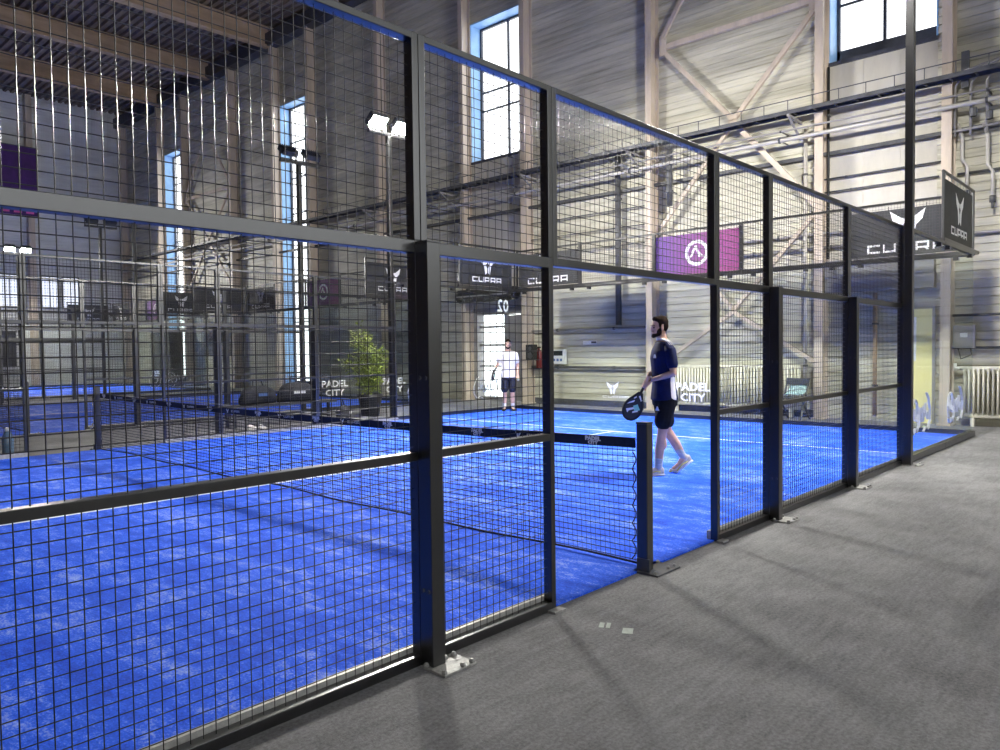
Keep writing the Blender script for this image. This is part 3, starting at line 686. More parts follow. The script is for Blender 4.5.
def net():
    o = thing('court_net'); n = 40
    def top(y): return .90 - .05*(1-((y-5)/5)**2)
    def bx(y, z): return .035*math.sin(y*1.7)*(1-z)*.6 + .02*(1-z)
    ys = [.1+9.8*i/n for i in range(n+1)]
    b = MB()
    for i in range(n):
        a, c = ys[i], ys[i+1]
        for sx in (-.006, .006): b.quad((sx,a,top(a)-.07),(sx,c,top(c)-.07),(sx,c,top(c)),(sx,a,top(a)))
        b.quad((-.006,a,top(a)),(-.006,c,top(c)),(.006,c,top(c)),(.006,a,top(a))); b.quad((-.006,a,top(a)-.07),(-.006,c,top(c)-.07),(.006,c,top(c)-.07),(.006,a,top(a)-.07))
    b.build('top_band', 'netband', o)
    b = MB(); k = 0; y = .12
    while y < 9.9:
        t = top(y)-.065; b.tube([(bx(y,.2+0*z) if False else bx(y, z/t), y, z) for z in [t-(t-.03)*q/5 for q in range(6)]], .0016, 4, False); y += .042
    z = .05
    while z < .82:
        b.tube([(bx(yy, z/.82), yy, min(z, 1)*(top(yy)-.065)/.83) for yy in ys], .003, 4, False); z += .042
    b.build('netting', 'cord', o)
    MB().tube([(bx(yy, .03), yy, .028+.008*math.sin(yy*3)) for yy in ys], .008, 6).build('bottom_cord', 'cord', o)
    for ye, d in ((.12, -1), (9.88, 1)):
        MB().tube([(0, ye + d*(.035*abs(math.sin(i*.62)) - .01), .06+.74*i/30) for i in range(31)], .0045, 5).build('side_lacing', 'cord', o)
    MB().tube([(0,-.0,.885),(0,10,.885)], .004, 5).build('tension_cable', 'galv', o)
    ux, uy = V((0,-1,0)), V((0,0,1)); y = .45; i = 0
    tm1, tm2 = text_mesh('PADEL', .038, .0026, 1.2, .0008), text_mesh('CITY', .03, .002, 1.3, .0008)
    while y < 9.8:
        t = top(y); b = MB()
        if i % 2 == 0:
            b.add(tm1, frame_mtx((-.0075, y, t-.035), ux, uy)); b.add(tm2, frame_mtx((-.0075, y, t-.061), ux, uy)); b.build('lettering', 'white', o)
        else:
            emblem(b, (-.0065, y+.13, t-.036), ux, uy, .05, .0015); b.build('emblem', 'white', o)
            b = MB(); wordmark(b, (-.0065, y-.06, t-.046), ux, uy, .2, .024, .0015); b.build('lettering', 'white', o)
        y += .58; i += 1
    return o

SPANS = [(-4, 2, 'full', 'wide', 'wide black mesh panel cut by the left picture edge,'), (-2, 1, 'full', 'narrow', 'narrow black mesh panel left of the doorway'),
         (-1, 2, 'lintel', 'lintel', 'black mesh panel over the doorway'), (1, 1, 'full', 'narrow', 'narrow black mesh panel right of the doorway'),
         (2, 2, 'full', 'wide', 'wide black mesh panel second right of the doorway'), (4, 2, 'full', 'wide', 'wide black mesh panel next to the light mast')]
SIDES = [(0, 1, -4, 'near side of the front court'), (0, -1, -2, 'far side of the front court'), (1, 1, -1, 'near side of the middle court'), (1, -1, 2, 'far side of the middle court'),
         (2, 1, 2, 'near side of the rear court'), (2, -1, 4, 'far side of the rear court')]
for c, s, xmin, where in SIDES:
    y = CT[c] + (0 if s > 0 else 10)
    for x, w, kind, _, lb in SPANS:
        if x < xmin: continue
        foot = {-2: .97, 1: .03}.get(x)
        inst(('fp', w, kind, s, foot), fence_panel(w, kind, s, foot), (x, y, 0), f'{lb}, {where}' if 'edge' not in lb else lb[:-1] + ', nearest the camera', 'fence panel', 'mesh fence panels')
    for x, lb in ((-4, 'outermost'), (-2, 'left of the doorway'), (2, 'right of the doorway'), (4, 'nearest the light mast')):
        if x < xmin or (x == -4): continue
        inst(('post', s), fence_post(s), (x, y, 0), f'thick black post {lb}, {where}', 'fence post', 'thick fence posts')
    lit = c == 0 or (c == 2 and s < 0)
    inst(('mast', s, lit), light_mast(s, lit), (6.0, y, 0), ('tall black floodlight mast with two ' + ('glowing lamps, ' if lit and s < 0 else 'lamps out of frame, ' if c == 0 else 'lamps facing away, ' if lit else 'unlit lamps, ') + where), 'floodlight mast', 'floodlight masts')
    for x, nm in ((6.045, 'beside the light mast'), (8.0, 'at the back corner')):
        k = 'number' if (s < 0 and x > 7 and c == 0) else 'padel' if c == 1 and s > 0 else 'script'
        inst(('gl', k, 1.95), glass_panel(k, 1.95, 3.0), (x, y, 0), f'clear side glass pane {nm}, {where}', 'glass pane', 'side glass panes')
    inst('sign', end_sign, (7.94, y, 3.0), f'black sign board with white emblem above the glass, {where}', 'sign', 'black end signs')
    if xmin <= 0:
        inst(('np', s, s < 0), net_post(s, s < 0), (0, y, 0), f'black net post' + (' with chrome winder' if s < 0 else '') + f' at the doorway, {where}', 'net post', 'net posts')
for c in (0, 1):
    inst('net', net, (0, CT[c], 0.0), f'black tape-topped net across the {CN[c]}', 'net', 'court nets')
ORD = ('rightmost', 'second from right', 'middle', 'second from left', 'leftmost')
for c in range(3):
    for k in range(5):
        y = CT[c] + 2*k + 2
        kind = ('plain', 'plain', 'padel', 'emblem', 'plain')[k]
        inst(('gl', kind, 2.0), glass_panel(kind, 2.0, 3.0), (10, y, 0), f'clear back glass pane, {ORD[k]} of five, {CN[c]}', 'glass pane', 'back glass panes', -math.pi/2)
        inst('topmesh', top_mesh(2.0), (10, y, 0), f'black mesh above the back glass, {ORD[k]} of five, {CN[c]}', 'mesh panel', 'back mesh panels', -math.pi/2)
        if k in (0, 4): inst('bb', back_banner('black'), (10.035, y, 0), f'black banner with white emblem on the back mesh, {"right" if k == 0 else "left"} corner, {CN[c]}', 'banner', 'black back banners', -math.pi/2)
        if k == 2: inst('pb', back_banner('purple'), (10.035, y, 0), f'violet to pink banner with white round emblem behind the {CN[c]}', 'banner', 'violet banners', -math.pi/2)

# ------------------------------------------------------------------ loose things
o = thing('potted_plant', (6.35, 11.35, 0))
MB().lathe([(.2,0),(.27,.42),(.3,.44),(.3,.52),(.26,.52),(.25,.46)], n=24).build('pot', 'pot', o, True); MB().lathe([(.25,.44),(.2,.47),(.02,.485)], n=20).build('soil', 'soil', o, True)
b = MB(); st = []
for k in range(9):
    a = random.uniform(0, 6.28); l = random.uniform(.15, .62); h = random.uniform(1.2, 2.05)
    pts = [(.05*math.cos(a), .05*math.sin(a), .46)]
    for i in range(1, 7): u = i/6; pts.append((math.cos(a)*l*u**1.5+.02*math.sin(i*2), math.sin(a)*l*u**1.5, .46+(h-.46)*u))
    st.append(pts); b.tube(pts, [.016-.002*i for i in range(7)], 6)
b.build('stem', 'bark', o, True)
b = MB()
for pts in st:
    for j in range(210):
        i = random.randint(1, 5); u = random.random(); p = V(pts[i]).lerp(V(pts[i+1]), u)
        d = V((random.gauss(0,1), random.gauss(0,1), random.gauss(.1,.6))).normalized(); side = d.cross(V((0,0,1))).normalized()
        p = p + d*random.uniform(.02,.24); L = random.uniform(.06,.13); w = L*.34; up = d.cross(side)*(.2*L)
        b.v += [tuple(p), tuple(p+d*L*.5+side*w+up), tuple(p+d*L), tuple(p+d*L*.5-side*w+up)]; i0 = len(b.v)-4; b.f.append((i0,i0+1,i0+2,i0+3)); b.m.append(0)
f = b.build('foliage', 'leaf', o)
tag(o, 'tall yellow-green bushy plant in a dark pot beyond the front court', 'plant')

def bag(L, W, H):
    b = MB(); rr = []
    for u in (0,.04,.12,.3,.5,.7,.88,.96,1):
        k = (1-abs(2*u-1)**4)**.5 if 0 < u < 1 else .3
        rr.append(((L*(u-.5), 0, H*.5*max(k,.35)+0.0), (0, W*.5*max(k,.35), 0), (0, 0, H*.5*max(k,.35))))
    b.rings(rr, 18); return b
o = thing('bench', (4.1, 11.5, 0)); MB().box(-1.3,1.3,-.2,.2,.4,.45).build('seat', 'darksteel', o, bevel=.006)
for x in (-1.1, 1.1):
    for y in (-.15,.15): MB().box(x-.025,x+.025,y-.025,y+.025,0,.4).build('leg', 'black', o)
    MB().box(x-.02,x+.02,-.13,.13,.1,.14).build('stretcher', 'black', o)
tag(o, 'low dark bench beyond the front court, under the sports bags', 'bench')
for (x, y, z, L, W, H, rz, lb, m2) in ((3.6,11.5,.45,.9,.34,.38,.2,'black sports bag with dark blue patch, left on the bench','bluebtn'), (4.5,11.5,.45,.85,.36,.42,-.15,'black holdall with grey patch, right on the bench','boxgrey'), (5.35,11.0,0,.62,.32,.34,.8,'black bag on the floor between bench and plant pot','boxgrey')):
    o = thing('sports_bag', (x,y,z), rz); bag(L,W,H).build('body', 'bag', o, True)
    MB().tube([(-.14,.0,H*.9),(-.1,.03,H+.12),(.1,.03,H+.12),(.14,0,H*.9)], .012, 6).build('handle', 'bag', o, True); MB().box(-.13,.13,-W*.5-.004,-W*.46,H*.42,H*.6).build('patch', m2, o)
    tag(o, lb, 'bag')
def shoe_pair_part(o, x, y, rz, cm, n):
    sub = MB(); 
    return sub
for i, (x, y, rz) in enumerate(((3.02, 10.72, .5), (3.16, 10.58, .7))):
    o = thing('trainer_shoe', (x,y,0), rz)
    b = MB(); b.rings([((-.13,0,.06),(0,.03,0),(0,0,.05)),((-.1,0,.07),(0,.038,0),(0,0,.055)),((-.03,0,.065),(0,.04,0),(0,0,.05)),((.05,0,.045),(0,.046,0),(0,0,.033)),((.11,0,.04),(0,.04,0),(0,0,.026)),((.14,0,.035),(0,.02,0),(0,0,.015))], 14); b.build('upper', 'whitecloth', o, True)
    b = MB(); b.rings([((-.135,0,.012),(0,.032,0),(0,0,.012)),((0,0,.012),(0,.045,0),(0,0,.012)),((.1,0,.012),(0,.046,0),(0,0,.012)),((.145,0,.014),(0,.02,0),(0,0,.01))], 12); b.build('sole', 'sole', o, True)
    tag(o, f'white trainer shoe on the grey floor beyond the net, {"farther" if i == 0 else "nearer"} of the pair', 'shoe', 'white trainers')
o = thing('water_bottle', (-1.12, 10.5, 0)); MB().lathe([(.075,0),(.08,.02),(.08,.26),(.05,.33),(.03,.36)], n=18).build('body', 'bottle', o, True); MB().lathe([(.034,.36),(.034,.41),(.02,.415)], n=14).build('cap', 'boxgrey', o, True)
tag(o, 'blue-grey water bottle on the floor at the left picture edge', 'bottle')
o = thing('folding_chair', (11.05, 3.35, 0))
for y in (-.22,.22):
    MB().bar((-.25,y,0),(.22,y,.85),.025,.03,(0,1,0)).build('leg', 'darksteel', o); MB().bar((.25,y,0),(-.2,y,.46),.025,.03,(0,1,0)).build('leg', 'darksteel', o)
MB().box(-.22,.2,-.22,.22,.44,.47).build('seat', 'darksteel', o, bevel=.006); MB().bar((.17,-.22,.78),(.17,.22,.78),.02,.14).build('backrest', 'darksteel', o)
tag(o, 'dark folding chair behind the back glass, draped with a towel', 'chair')
b = MB(); n = 10
P = lambda u, v: (-.02+.24*min(1,max(0,(v-.35)*1.8))-.26*max(0,.35-v)*.2 + .01*math.sin(u*9), -.2+.36*u+.02*math.sin(v*7), .53+.34*max(0,v-.35) - (.35-v if v < .35 else 0)*.0 + .012*math.sin(u*11+v*6))
for i in range(n):
    for j in range(n): b.quad(P(i/n,j/n),P((i+1)/n,j/n),P((i+1)/n,(j+1)/n),P(i/n,(j+1)/n))
tw = b.build('towel', 'teal', None, True, loc=(11.05,3.35,0)); so = tw.modifiers.new('Solidify','SOLIDIFY'); so.thickness = .012
tag(tw, 'pale teal towel thrown over the folding chair behind the glass', 'towel')
o = thing('padel_ball', (10.6, .85, 0)); MB().ell((0,0,.033),.033,.033,.033,16,11).build('felt', 'ball', o, True); MB().tube([(.0335*math.cos(a),.0335*math.sin(a),.033+.012*math.sin(2*a)) for a in [i*.3 for i in range(22)]], .0016, 4).build('seam', 'white', o)
tag(o, 'pale ball on the floor behind the back glass near the right corner', 'ball')
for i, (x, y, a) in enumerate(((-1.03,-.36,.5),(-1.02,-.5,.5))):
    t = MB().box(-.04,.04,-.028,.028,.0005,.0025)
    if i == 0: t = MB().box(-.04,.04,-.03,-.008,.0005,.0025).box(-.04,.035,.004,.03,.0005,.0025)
    to = t.build('floor_patch', 'tape', None, loc=(x,y,0)); to.rotation_euler = (0,0,a)  # thin pale patches lying on the carpet
    tag(to, ('split pale patch on the grey carpet, left of the two', 'single pale patch on the grey carpet, right of the two')[i], 'tape', 'pale floor patches')

# ------------------------------------------------------------------ people
def merge(name, mb, mats, parent, vox, smooth_it=4, pick=None):
    """one continuous skin from overlapping volumes"""
    o = mb.build(name, mats[:1], None)
    r = o.modifiers.new('Remesh', 'REMESH'); r.mode = 'VOXEL'; r.voxel_size = vox
    s = o.modifiers.new('Smooth', 'SMOOTH'); s.factor = .5; s.iterations = smooth_it
    dg = bpy.context.evaluated_depsgraph_get(); me = bpy.data.meshes.new_from_object(o.evaluated_get(dg))
    old = o.data; o.modifiers.clear(); o.data = me; bpy.data.meshes.remove(old); me.name = name
    me.materials.clear()
    for x in mats: me.materials.append(M[x])
    me.polygons.foreach_set('use_smooth', [True]*len(me.polygons))
    if pick:
        for p in me.polygons: p.material_index = pick(p.center)
    o.parent = parent; return o
def limb(mb, pts, rs, n=14):
    P, Q = [], []
    for i in range(len(pts)-1):
        k = 5
        for j in range(k): u = j/k; P.append(V(pts[i]).lerp(V(pts[i+1]), u)); Q.append(rs[i]*(1-u)+rs[i+1]*u)
    P.append(V(pts[-1])); Q.append(rs[-1]); mb.tube(P, Q, n)
    mb.ell(P[0], Q[0], Q[0], Q[0], 12, 7); mb.ell(P[-1], Q[-1], Q[-1], Q[-1], 12, 7)
def torso_rings(mb, T, g=0., n=24):
    mb.rings([((f,0,z),(rf+g,0,0),(0,rs+g,0)) for z, f, rf, rs in T], n)
def head(mb, c, k):
    c = V(c); e = lambda x,y,z,a,b,d: mb.ell(c+V((x,y,z))*k, a*k, b*k, d*k)
    e(-.008,0,.045,.098,.077,.09); e(.028,0,-.03,.07,.062,.085); e(.045,0,-.075,.05,.05,.04); e(.07,0,-.1,.028,.03,.02)
    e(.082,0,.02,.02,.048,.014); e(.1,0,-.018,.022,.013,.022); e(.09,0,.0,.016,.01,.03); e(.088,0,-.062,.014,.024,.012)
    for s in (-1,1): e(-.012,s*.078,-.012,.02,.009,.032); e(.062,s*.035,-.03,.025,.025,.03)
def person_head(root, c, k, beard, vox=.006):
    c = V(c)
    for s in (-1,1):
        MB().ell(c+V((.083,s*.032,.0))*k, .012*k,.014*k,.01*k,10,7).build('eye', 'eye', root, True)
    b = MB(); e = lambda x,y,z,a,bb,d: b.ell(c+V((x,y,z))*k, a*k, bb*k, d*k)
    e(-.02,0,.072,.1,.083,.08); e(-.055,0,.02,.062,.078,.08); e(.045,0,.108,.045,.058,.03); e(.055,.01,.12,.034,.045,.02); e(-.03,0,.1,.08,.07,.055)
    for s in (-1,1): e(.015,s*.07,.035,.018,.014,.045)
    merge('hair', b, ['hair'], root, vox, 2)
    b = MB()
    for s in (-1,1): b.tube([c+V((.1,s*.014,.026))*k, c+V((.096,s*.035,.032))*k, c+V((.08,s*.054,.024))*k], .005*k, 6)
    b.build('eyebrow', 'hair', root, True)
    if beard:
        b = MB(); e = lambda x,y,z,a,bb,d: b.ell(c+V((x,y,z))*k, a*k, bb*k, d*k)
        e(.074,0,-.108,.03,.034,.024); e(.05,0,-.09,.048,.055,.03)
        for s in (-1,1): e(.022,s*.053,-.06,.034,.016,.05); e(.008,s*.064,-.02,.014,.011,.05); e(.083,s*.016,-.044,.017,.018,.007)
        merge('beard', b, ['hair'], root, .005, 2)
        MB().ell(c+V((.101,0,-.064))*k, .008*k,.02*k,.006*k,10,6).build('lips', 'skin', root, True)
def fist(mb, wrist, grip, axis, side, k=1.):
    """hand closed round a bar: grip point on the bar's centre, axis along the bar, side: +1/-1 thumb direction along the axis"""
    w, g, a = V(wrist), V(grip), V(axis).normalized(); d = (g-w); d = (d - a*d.dot(a)).normalized(); o = d.cross(a)
    back = g - d*.034*k + o*.012*k
    mb.rings([(w, a*.026*k, o*.02*k), (w.lerp(back,.5), a*.034*k, o*.018*k), (back, a*.042*k, o*.017*k), (back+d*.03*k+o*.014*k, a*.04*k, o*.013*k)], 12)
    for i in range(4):
        base = back + a*side*(.03-.02*i)*k; R0 = .026*k; L = (.95, 1.05, 1., .82)[i]
        pts = []
        for t in range(6):
            th = R(150 - 62*L*t*.95); pts.append(g + a*side*(.03-.02*i)*k + (d*(-math.cos(R(180)-th))*1 + o*math.sin(th))*R0)
        mb.tube([base] + pts, [.0095*k,.0095*k,.009*k,.0085*k,.0085*k,.008*k,.0075*k], 8)
    tb = back + a*side*.036*k - o*.006*k
    mb.tube([tb - d*.01*k, tb + a*side*.018*k - o*.008*k, g + a*side*.04*k - o*.022*k + d*.008*k, g + a*side*.03*k - o*.014*k + d*.028*k], [.012*k,.0115*k,.01*k,.008*k], 8)
def shoe(root, ank, heel, ball_, toe, mats=('shoe','sole','yellow')):
    ank, heel, ball_, toe = map(V, (ank, heel, ball_, toe)); d = (toe-heel); d.normalize(); sd = V((-d.y, d.x, 0)).normalized(); up = d.cross(sd); up = up if up.z > 0 else -up
    L = lambda p, h: p + up*h
    b = MB(); b.rings([(L(heel,.055)-d*.005, sd*.026, up*.04), (L(heel,.06)+d*.03, sd*.036, up*.052), (L(heel.lerp(ball_,.45),.06), sd*.038, up*.05), (L(ball_,.043)-d*.03, sd*.044, up*.036), (L(ball_,.036)+d*.02, sd*.045, up*.028), (L(toe,.03)-d*.02, sd*.034, up*.02), (L(toe,.026), sd*.014, up*.01)], 14)
    b.tube([L(heel,.08)+d*.055, ank+V((0,0,.01))], [.045,.043], 14)
    so = merge('shoe', b, [mats[0]], root, .006, 2)
    b = MB(); b.rings([(L(heel,.014)-d*.012, sd*.028, up*.012), (L(heel,.016)+d*.03, sd*.04, up*.016), (L(heel.lerp(ball_,.5),.014), sd*.036, up*.013), (L(ball_,.013), sd*.047, up*.013), (L(toe,.013)-d*.03, sd*.04, up*.012), (L(toe,.016)+d*.004, sd*.014, up*.009)], 14)
    b.build('sole', mats[1], so, True)
    b = MB()
    for s in (-1,1): b.tube([L(heel.lerp(ball_,.25),.05)+sd*s*.039, L(heel.lerp(ball_,.6),.06)+sd*s*.041, L(ball_,.035)+sd*s*.047], .006, 6)
    b.tube([L(toe,.02)-d*.012+sd*.03, L(toe,.02)+d*.006, L(toe,.02)-d*.012-sd*.03], .008, 6)
    b.build('trim', mats[2], so, True)
    b = MB()
    for i in range(4):
        c = L(ball_, .075-.001*i) - d*(.01+.022*i) + up*(.006*i); b.tube([c+sd*.02, c+up*.004, c-sd*.02], .004, 5)
    b.build('laces', 'white', so, True)

T0 = [(.86,.05,.1,.15),(.93,.05,.122,.175),(1.0,.055,.115,.165),(1.1,.06,.102,.152),(1.25,.065,.113,.165),(1.38,.066,.122,.182),(1.46,.062,.112,.172),(1.52,.062,.09,.125),(1.57,.07,.06,.078),(1.62,.082,.056,.058),(1.7,.098,.055,.056)]
# --- the player
nv = V((.86213573,.5066774,0)); Lv = V((-.5066774,.86213573,0)); HA = R(22)
F = Lv*math.cos(HA) - nv*math.sin(HA)
pl = thing('person', (3.47,1.86,.012), math.atan2(F.y, F.x))
HC = (.112,0,1.735)
LG, RG = V((.305,.05,1.025)), V((.30,-.01,1.075))
rk_dir = (Lv*.457 + V((0,0,-.889))).normalized()
inv = Matrix.Rotation(-math.atan2(F.y,F.x),3,'Z'); rl = (inv@rk_dir)          # racket axis in the person's frame
G0 = V((.295,.02,1.075)); LG = G0 + rl*.075; RG = G0 + rl*.0
b = MB(); torso_rings(b, T0); head(b, HC, .93)
limb(b, [(.055,.09,.9),(.115,.085,.5),(.145,.08,.3),(.16,.075,.1)], [.088,.056,.055,.038]); limb(b, [(.12,.085,.42),(.118,.082,.36)], [.055,.06])
limb(b, [(.045,-.09,.9),(-.02,-.09,.51),(-.13,-.085,.34),(-.215,-.08,.19)], [.088,.056,.056,.038])
limb(b, [(.16,.075,.09),(.2,.075,.06),(.3,.08,.045)], [.038,.035,.03]); limb(b, [(-.215,-.08,.18),(-.17,-.08,.1),(-.1,-.08,.05)], [.038,.035,.03])
G0 = G0 - rl*.065; LG = G0 + rl*.075; RG = G0 + rl*0
LW, RW = V((.222,.085,1.13)), V((.212,-.075,1.185))
limb(b, [(.05,.175,1.455),(.035,.24,1.205),LW], [.046,.041,.027]); limb(b, [(.05,-.175,1.455),(.06,-.24,1.215),RW], [.046,.041,.027])
limb(b, [(.055,.08,1.5),(.05,.175,1.455)], [.05,.046]); limb(b, [(.055,-.08,1.5),(.05,-.175,1.455)], [.05,.046])
fist(b, LW, LG, rl, 1); fist(b, RW, RG, rl, -1)
merge('body', b, ['skin'], pl, .0058, 3)
person_head(pl, HC, .93, True)
def jersey_pick(c):
    if c.z < 1.16 and c.x < .045 and c.x > -.03 and abs(c.y) > .1: return 1
    return 0
b = MB(); torso_rings(b, [(z, f, rf+.006*max(0,1.2-z)/.3, rs) for z, f, rf, rs in [(.885,.052,.128,.172),(.9,.052,.13,.176)] + T0[2:8] + [(1.57,.066,.062,.09)]], .02)
for s, el in ((1,(.035,.245,1.205)),(-1,(.06,-.245,1.215))):
    sh = V((.05,s*.18,1.465)); q = sh.lerp(V(el), .6); limb(b, [(.055,s*.09,1.515),sh,q], [.062,.066,.066])
js = merge('jersey', b, ['navy','whitecloth'], pl, .008, 4, jersey_pick)
b = MB(); b.rings([((.066,0,1.578),(.078,0,.012),(0,.094,0)),((.07,0,1.592),(.073,0,.013),(0,.088,0)),((.075,0,1.605),(.066,0,.014),(0,.074,0))], 24, False); b.build('collar', 'whitecloth', js, True).modifiers.new('S','SOLIDIFY').thickness = .008
b = MB()
for s in (-1,1):
    for k in range(3):
        o_ = -.022+.022*k; b.tube([(.06+o_, s*.095, 1.588), (.052+o_, s*.16, 1.563), (.045+o_, s*.215, 1.53)], .0045, 6, True, .5)
b.build('shoulder_stripes', 'whitecloth', js, True)
b = MB(); b.ext([(-.025,-.02),(.025,-.02),(.012,.02),(-.012,.02)], (.206,.1,1.4), V((-.25,.97,0)), V((0,0,1)), .004); b.build('chest_badge', 'boxgrey', js)
b = MB(); torso_rings(b, [(.82,.045,.125,.172),(.9,.05,.132,.184),(.97,.055,.126,.176)], .012)
limb(b, [(.055,.088,.86),(.09,.09,.72),(.105,.092,.64)], [.11,.106,.105]); limb(b, [(.045,-.088,.86),(.02,-.092,.72),(-.003,-.094,.63)], [.11,.106,.105])
sh = merge('shorts', b, ['blackcloth'], pl, .008, 4)
b = MB(); b.ext([(-.03,-.02),(.03,-.02),(.004,.03),(-.004,.03)], (.19,.128,.79), V((-.5,.85,0)), V((0,0,1)), .004); b.build('logo', 'white', sh)
for pts in ([(.153,.077,.2),(.16,.075,.1)], [(-.155,-.083,.285),(-.212,-.08,.195)]):
    b = MB(); limb(b, pts, [.05,.045]); merge('sock', b, ['sock'], pl, .006, 2)
shoe(pl, (.16,.075,.1), (.1,.07,.0), (.29,.08,.0), (.375,.082,.0))
shoe(pl, (-.215,-.08,.19), (-.325,-.08,.125), (-.13,-.08,.0), (-.055,-.08,.004))
tag(pl, 'bearded man in navy jersey and black shorts walking on court holding a racket', 'person')
# racket in his hands
def racket(root, L=.475):
    out = []; n = 40                                # teardrop outline in (w, along) with along from .13 to L
    def halfw(t): return (.012+.088*math.sin(math.pi/2*min(1,t/.62))**1.25) if t < .62 else .1*math.sqrt(max(0,1-((t-.62)/.38)**2))
    pts = [(halfw(i/n), .135+(L-.135)*i/n) for i in range(n+1)]
    ring = [(-a, y) for a, y in pts] + [(a, y) for a, y in pts[::-1]][1:-1]
    b = MB(); b.ext(ring, (0,0,-.015), V((1,0,0)), V((0,1,0)), .03); b.build('face', 'banner', root)
    b = MB(); rp = [(-a*1.0, y, 0) for a, y in pts] + [(a*1.0, y, 0) for a, y in pts[::-1]]; b.tube(rp, .0185, 8); b.build('frame', 'rubber', root, True)
    MB().tube([(0,0,0),(0,.01,0),(0,.13,0),(0,.15,0)], [.018,.0165,.0155,.02], 12).build('grip', 'rubber', root, True)
    MB().tube([(-.0,.0,0),(.0,-.08,.01),(.02,-.12,.02)], .004, 6).build('wrist_cord', 'rubber', root)
    for sgn, zt in ((1,.0152),(-1,-.0172)):
        for m_, Pg in (('white', [(-.02,.07),(-.07,.03),(-.065,.012),(-.012,.052)]), ('white', [(.035,.09),(.03,.06),(-.04,.0),(-.005,.0),(.07,.055)]), ('white', [(.07,-.03),(.085,.0),(.02,-.055),(.02,-.085)]),
                       ('white', [(-.06,-.11),(-.012,-.155),(.0,-.14),(-.05,-.095)]), ('white', [(.025,-.13),(.045,-.1),(.035,-.09),(.015,-.12)]), ('mint', [(-.085,0),(-.03,.04),(.01,-.01),(-.03,-.05)])):
            MB().ext(Pg, (0,.32,zt), V((1,0,0)), V((0,1,0)), .002).build('print', m_, root)
rk = thing('padel_racket', (0,0,0))
x_ax = V((0,0,-1)).cross(nv); x_ax = (nv.cross(rk_dir)); z_ax = x_ax.cross(rk_dir)
pos = pl.location + Matrix.Rotation(math.atan2(F.y,F.x),3,'Z') @ (G0 + rl*.045)
rk.matrix_world = Matrix(((x_ax.x,rk_dir.x,z_ax.x,pos.x),(x_ax.y,rk_dir.y,z_ax.y,pos.y),(x_ax.z,rk_dir.z,z_ax.z,pos.z),(0,0,0,1)))
racket(rk); tag(rk, 'black padel racket with white and mint print held in both hands', 'racket')

# --- the man at the back corner, standing and facing the camera
k = .93
p2 = thing('person', (9.27,9.66,.012), math.atan2(-12.3,-13.7)); p2.scale = (k,k,k)
HC2 = (.05,0,1.745)
b = MB(); T2 = [(z, f-.055, rf, rs*1.04) for z, f, rf, rs in T0]; torso_rings(b, T2); head(b, HC2, .93)
for s in (-1,1):
    limb(b, [(0,s*.09,.9),(.015,s*.1,.5),(-.01,s*.105,.3),(-.02,s*.11,.1)], [.09,.057,.056,.038]); limb(b, [(-.02,s*.11,.09),(.03,s*.115,.06),(.12,s*.13,.045)], [.038,.035,.03])
    limb(b, [(0,s*.1,1.52),(0,s*.19,1.48)], [.06,.056])
LW2, RW2 = V((.07,.245,.95)), V((.19,-.3,1.2))
limb(b, [(0,.19,1.48),(-.02,.245,1.2),LW2], [.056,.043,.027]); limb(b, [(0,-.19,1.48),(-.01,-.275,1.22),RW2], [.056,.043,.027])
rd = V((.7,-.22,-.68)).normalized(); RG2 = V((.24,-.315,1.165))
fist(b, RW2, RG2, rd, -1); LG2 = V((.1,.25,.87))
b.rings([(LW2,(.022,0,0),(0,.03,0)),(LW2.lerp(LG2,.6),(.02,0,0),(0,.04,0)),(LG2,(.016,0,0),(0,.038,0))], 12)
for i in range(4):
    q = LG2+V((.0,-.03+.02*i,0)); b.tube([q, q+V((.012,0,-.04)), q+V((.035,0,-.07-.006*(i in (1,2)))), q+V((.06,0,-.072))], [.0095,.009,.0085,.0075], 8)
b.tube([LW2+V((.01,-.03,-.03)), LG2+V((.03,-.05,-.005)), LG2+V((.055,-.04,-.04))], [.012,.011,.009], 8)
merge('body', b, ['skin2'], p2, .0075, 3)
person_head(p2, HC2, .93, True)
b = MB(); torso_rings(b, [(.88,0,.135,.185)] + [(z, f, rf+.004, rs) for z, f, rf, rs in T2[2:8]] + [(1.57,.012,.06,.088)], .022)
for s, el in ((1,(-.02,.245,1.2)),(-1,(-.01,-.275,1.22))):
    q = V((0,s*.19,1.48)); limb(b, [(0,s*.1,1.515),q,q.lerp(V(el),.65)], [.076,.076,.07])
merge('shirt', b, ['whitecloth'], p2, .009, 4)
b = MB(); torso_rings(b, [(.82,-.008,.128,.176),(.9,-.004,.134,.188),(.97,0,.128,.18)], .012)
for s in (-1,1): limb(b, [(0,s*.09,.86),(.012,s*.1,.7),(.016,s*.104,.57)], [.108,.104,.102])
merge('shorts', b, ['navyshorts'], p2, .009, 4)
for s in (-1,1):
    b = MB(); limb(b, [(-.016,s*.108,.19),(-.02,s*.11,.1)], [.05,.045]); merge('sock', b, ['whitecloth'], p2, .008, 2)
    shoe(p2, (-.02,s*.11,.1), (-.075,s*.105,0), (.11,s*.135,0), (.19,s*.145,0), ('rubber','rubber','rubber'))
tag(p2, 'man in white shirt and navy shorts standing at the back left corner', 'person')
rk2 = thing('padel_racket'); mw = Matrix.Translation(p2.location) @ Matrix.Rotation(math.atan2(-12.3,-13.7),4,'Z') @ Matrix.Scale(k,4)
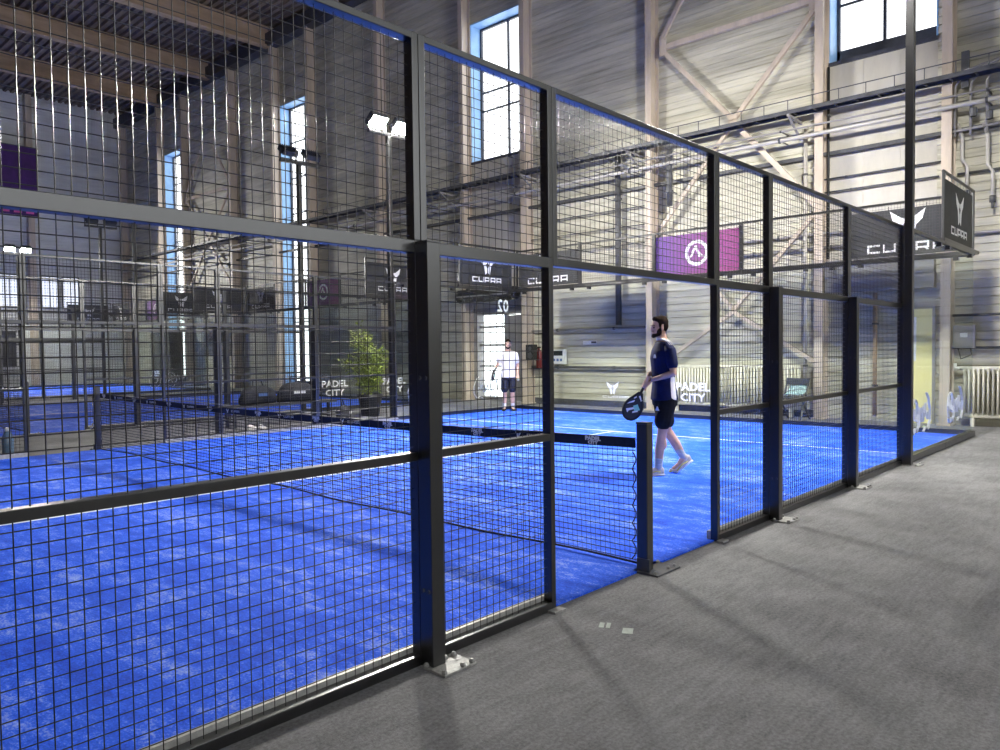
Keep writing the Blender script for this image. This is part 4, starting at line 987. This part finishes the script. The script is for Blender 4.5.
pos = mw @ (RG2 - rd*.05); y_ax = (mw.to_3x3() @ rd).normalized(); z_ax = (mw.to_3x3() @ V((.15,1,0))); z_ax = (z_ax - y_ax*z_ax.dot(y_ax)).normalized(); x_ax = y_ax.cross(z_ax)
rk2.matrix_world = Matrix(((x_ax.x,y_ax.x,z_ax.x,pos.x),(x_ax.y,y_ax.y,z_ax.y,pos.y),(x_ax.z,y_ax.z,z_ax.z,pos.z),(0,0,0,1)))
racket(rk2); tag(rk2, 'dark racket held low by the man in the white shirt', 'racket')
ob = thing('padel_ball', (0,0,0)); ob.location = mw @ (LG2 + V((.052,0,-.035))); MB().ell((0,0,0),.032,.032,.032,16,11).build('felt', 'ball', ob, True); MB().tube([(.0325*math.cos(a),.0325*math.sin(a),.012*math.sin(2*a)) for a in [i*.3 for i in range(22)]], .0016, 4).build('seam', 'white', ob)
tag(ob, 'yellow ball in the hand of the man in the white shirt', 'ball')

# ------------------------------------------------------------------ light, camera
w = bpy.data.worlds.new('World'); SC.world = w; w.use_nodes = True
bg = w.node_tree.nodes['Background']; bg.inputs['Color'].default_value = (1., .985, .965, 1); bg.inputs['Strength'].default_value = 2.3
cam = bpy.data.cameras.new('camera'); co = bpy.data.objects.new('camera', cam); COL.objects.link(co); SC.camera = co
cam.sensor_width = 36; cam.lens = 752.468*36/1000; cam.clip_start = .05; cam.clip_end = 500
yaw, pitch, roll = R(42.8102), R(-1.9236), R(-.65884)
fw = V((math.cos(yaw)*math.cos(pitch), math.sin(yaw)*math.cos(pitch), math.sin(pitch))); r_ = V((math.sin(yaw), -math.cos(yaw), 0)); u_ = r_.cross(fw)
r2 = r_*math.cos(roll) + u_*math.sin(roll); u2 = -r_*math.sin(roll) + u_*math.cos(roll)
co.matrix_world = Matrix(((r2.x,u2.x,-fw.x,-4.38182),(r2.y,u2.y,-fw.y,-2.70704),(r2.z,u2.z,-fw.z,1.50891),(0,0,0,1)))
vs = SC.view_settings; vs.view_transform = 'Standard'; vs.look = 'None'; vs.exposure = .6; vs.gamma = 1.; vs.use_curve_mapping = False
SC.cycles.transparent_max_bounces = 40; SC.cycles.max_bounces = 8; SC.cycles.use_denoising = True
SC.cycles.sample_clamp_indirect = 6.
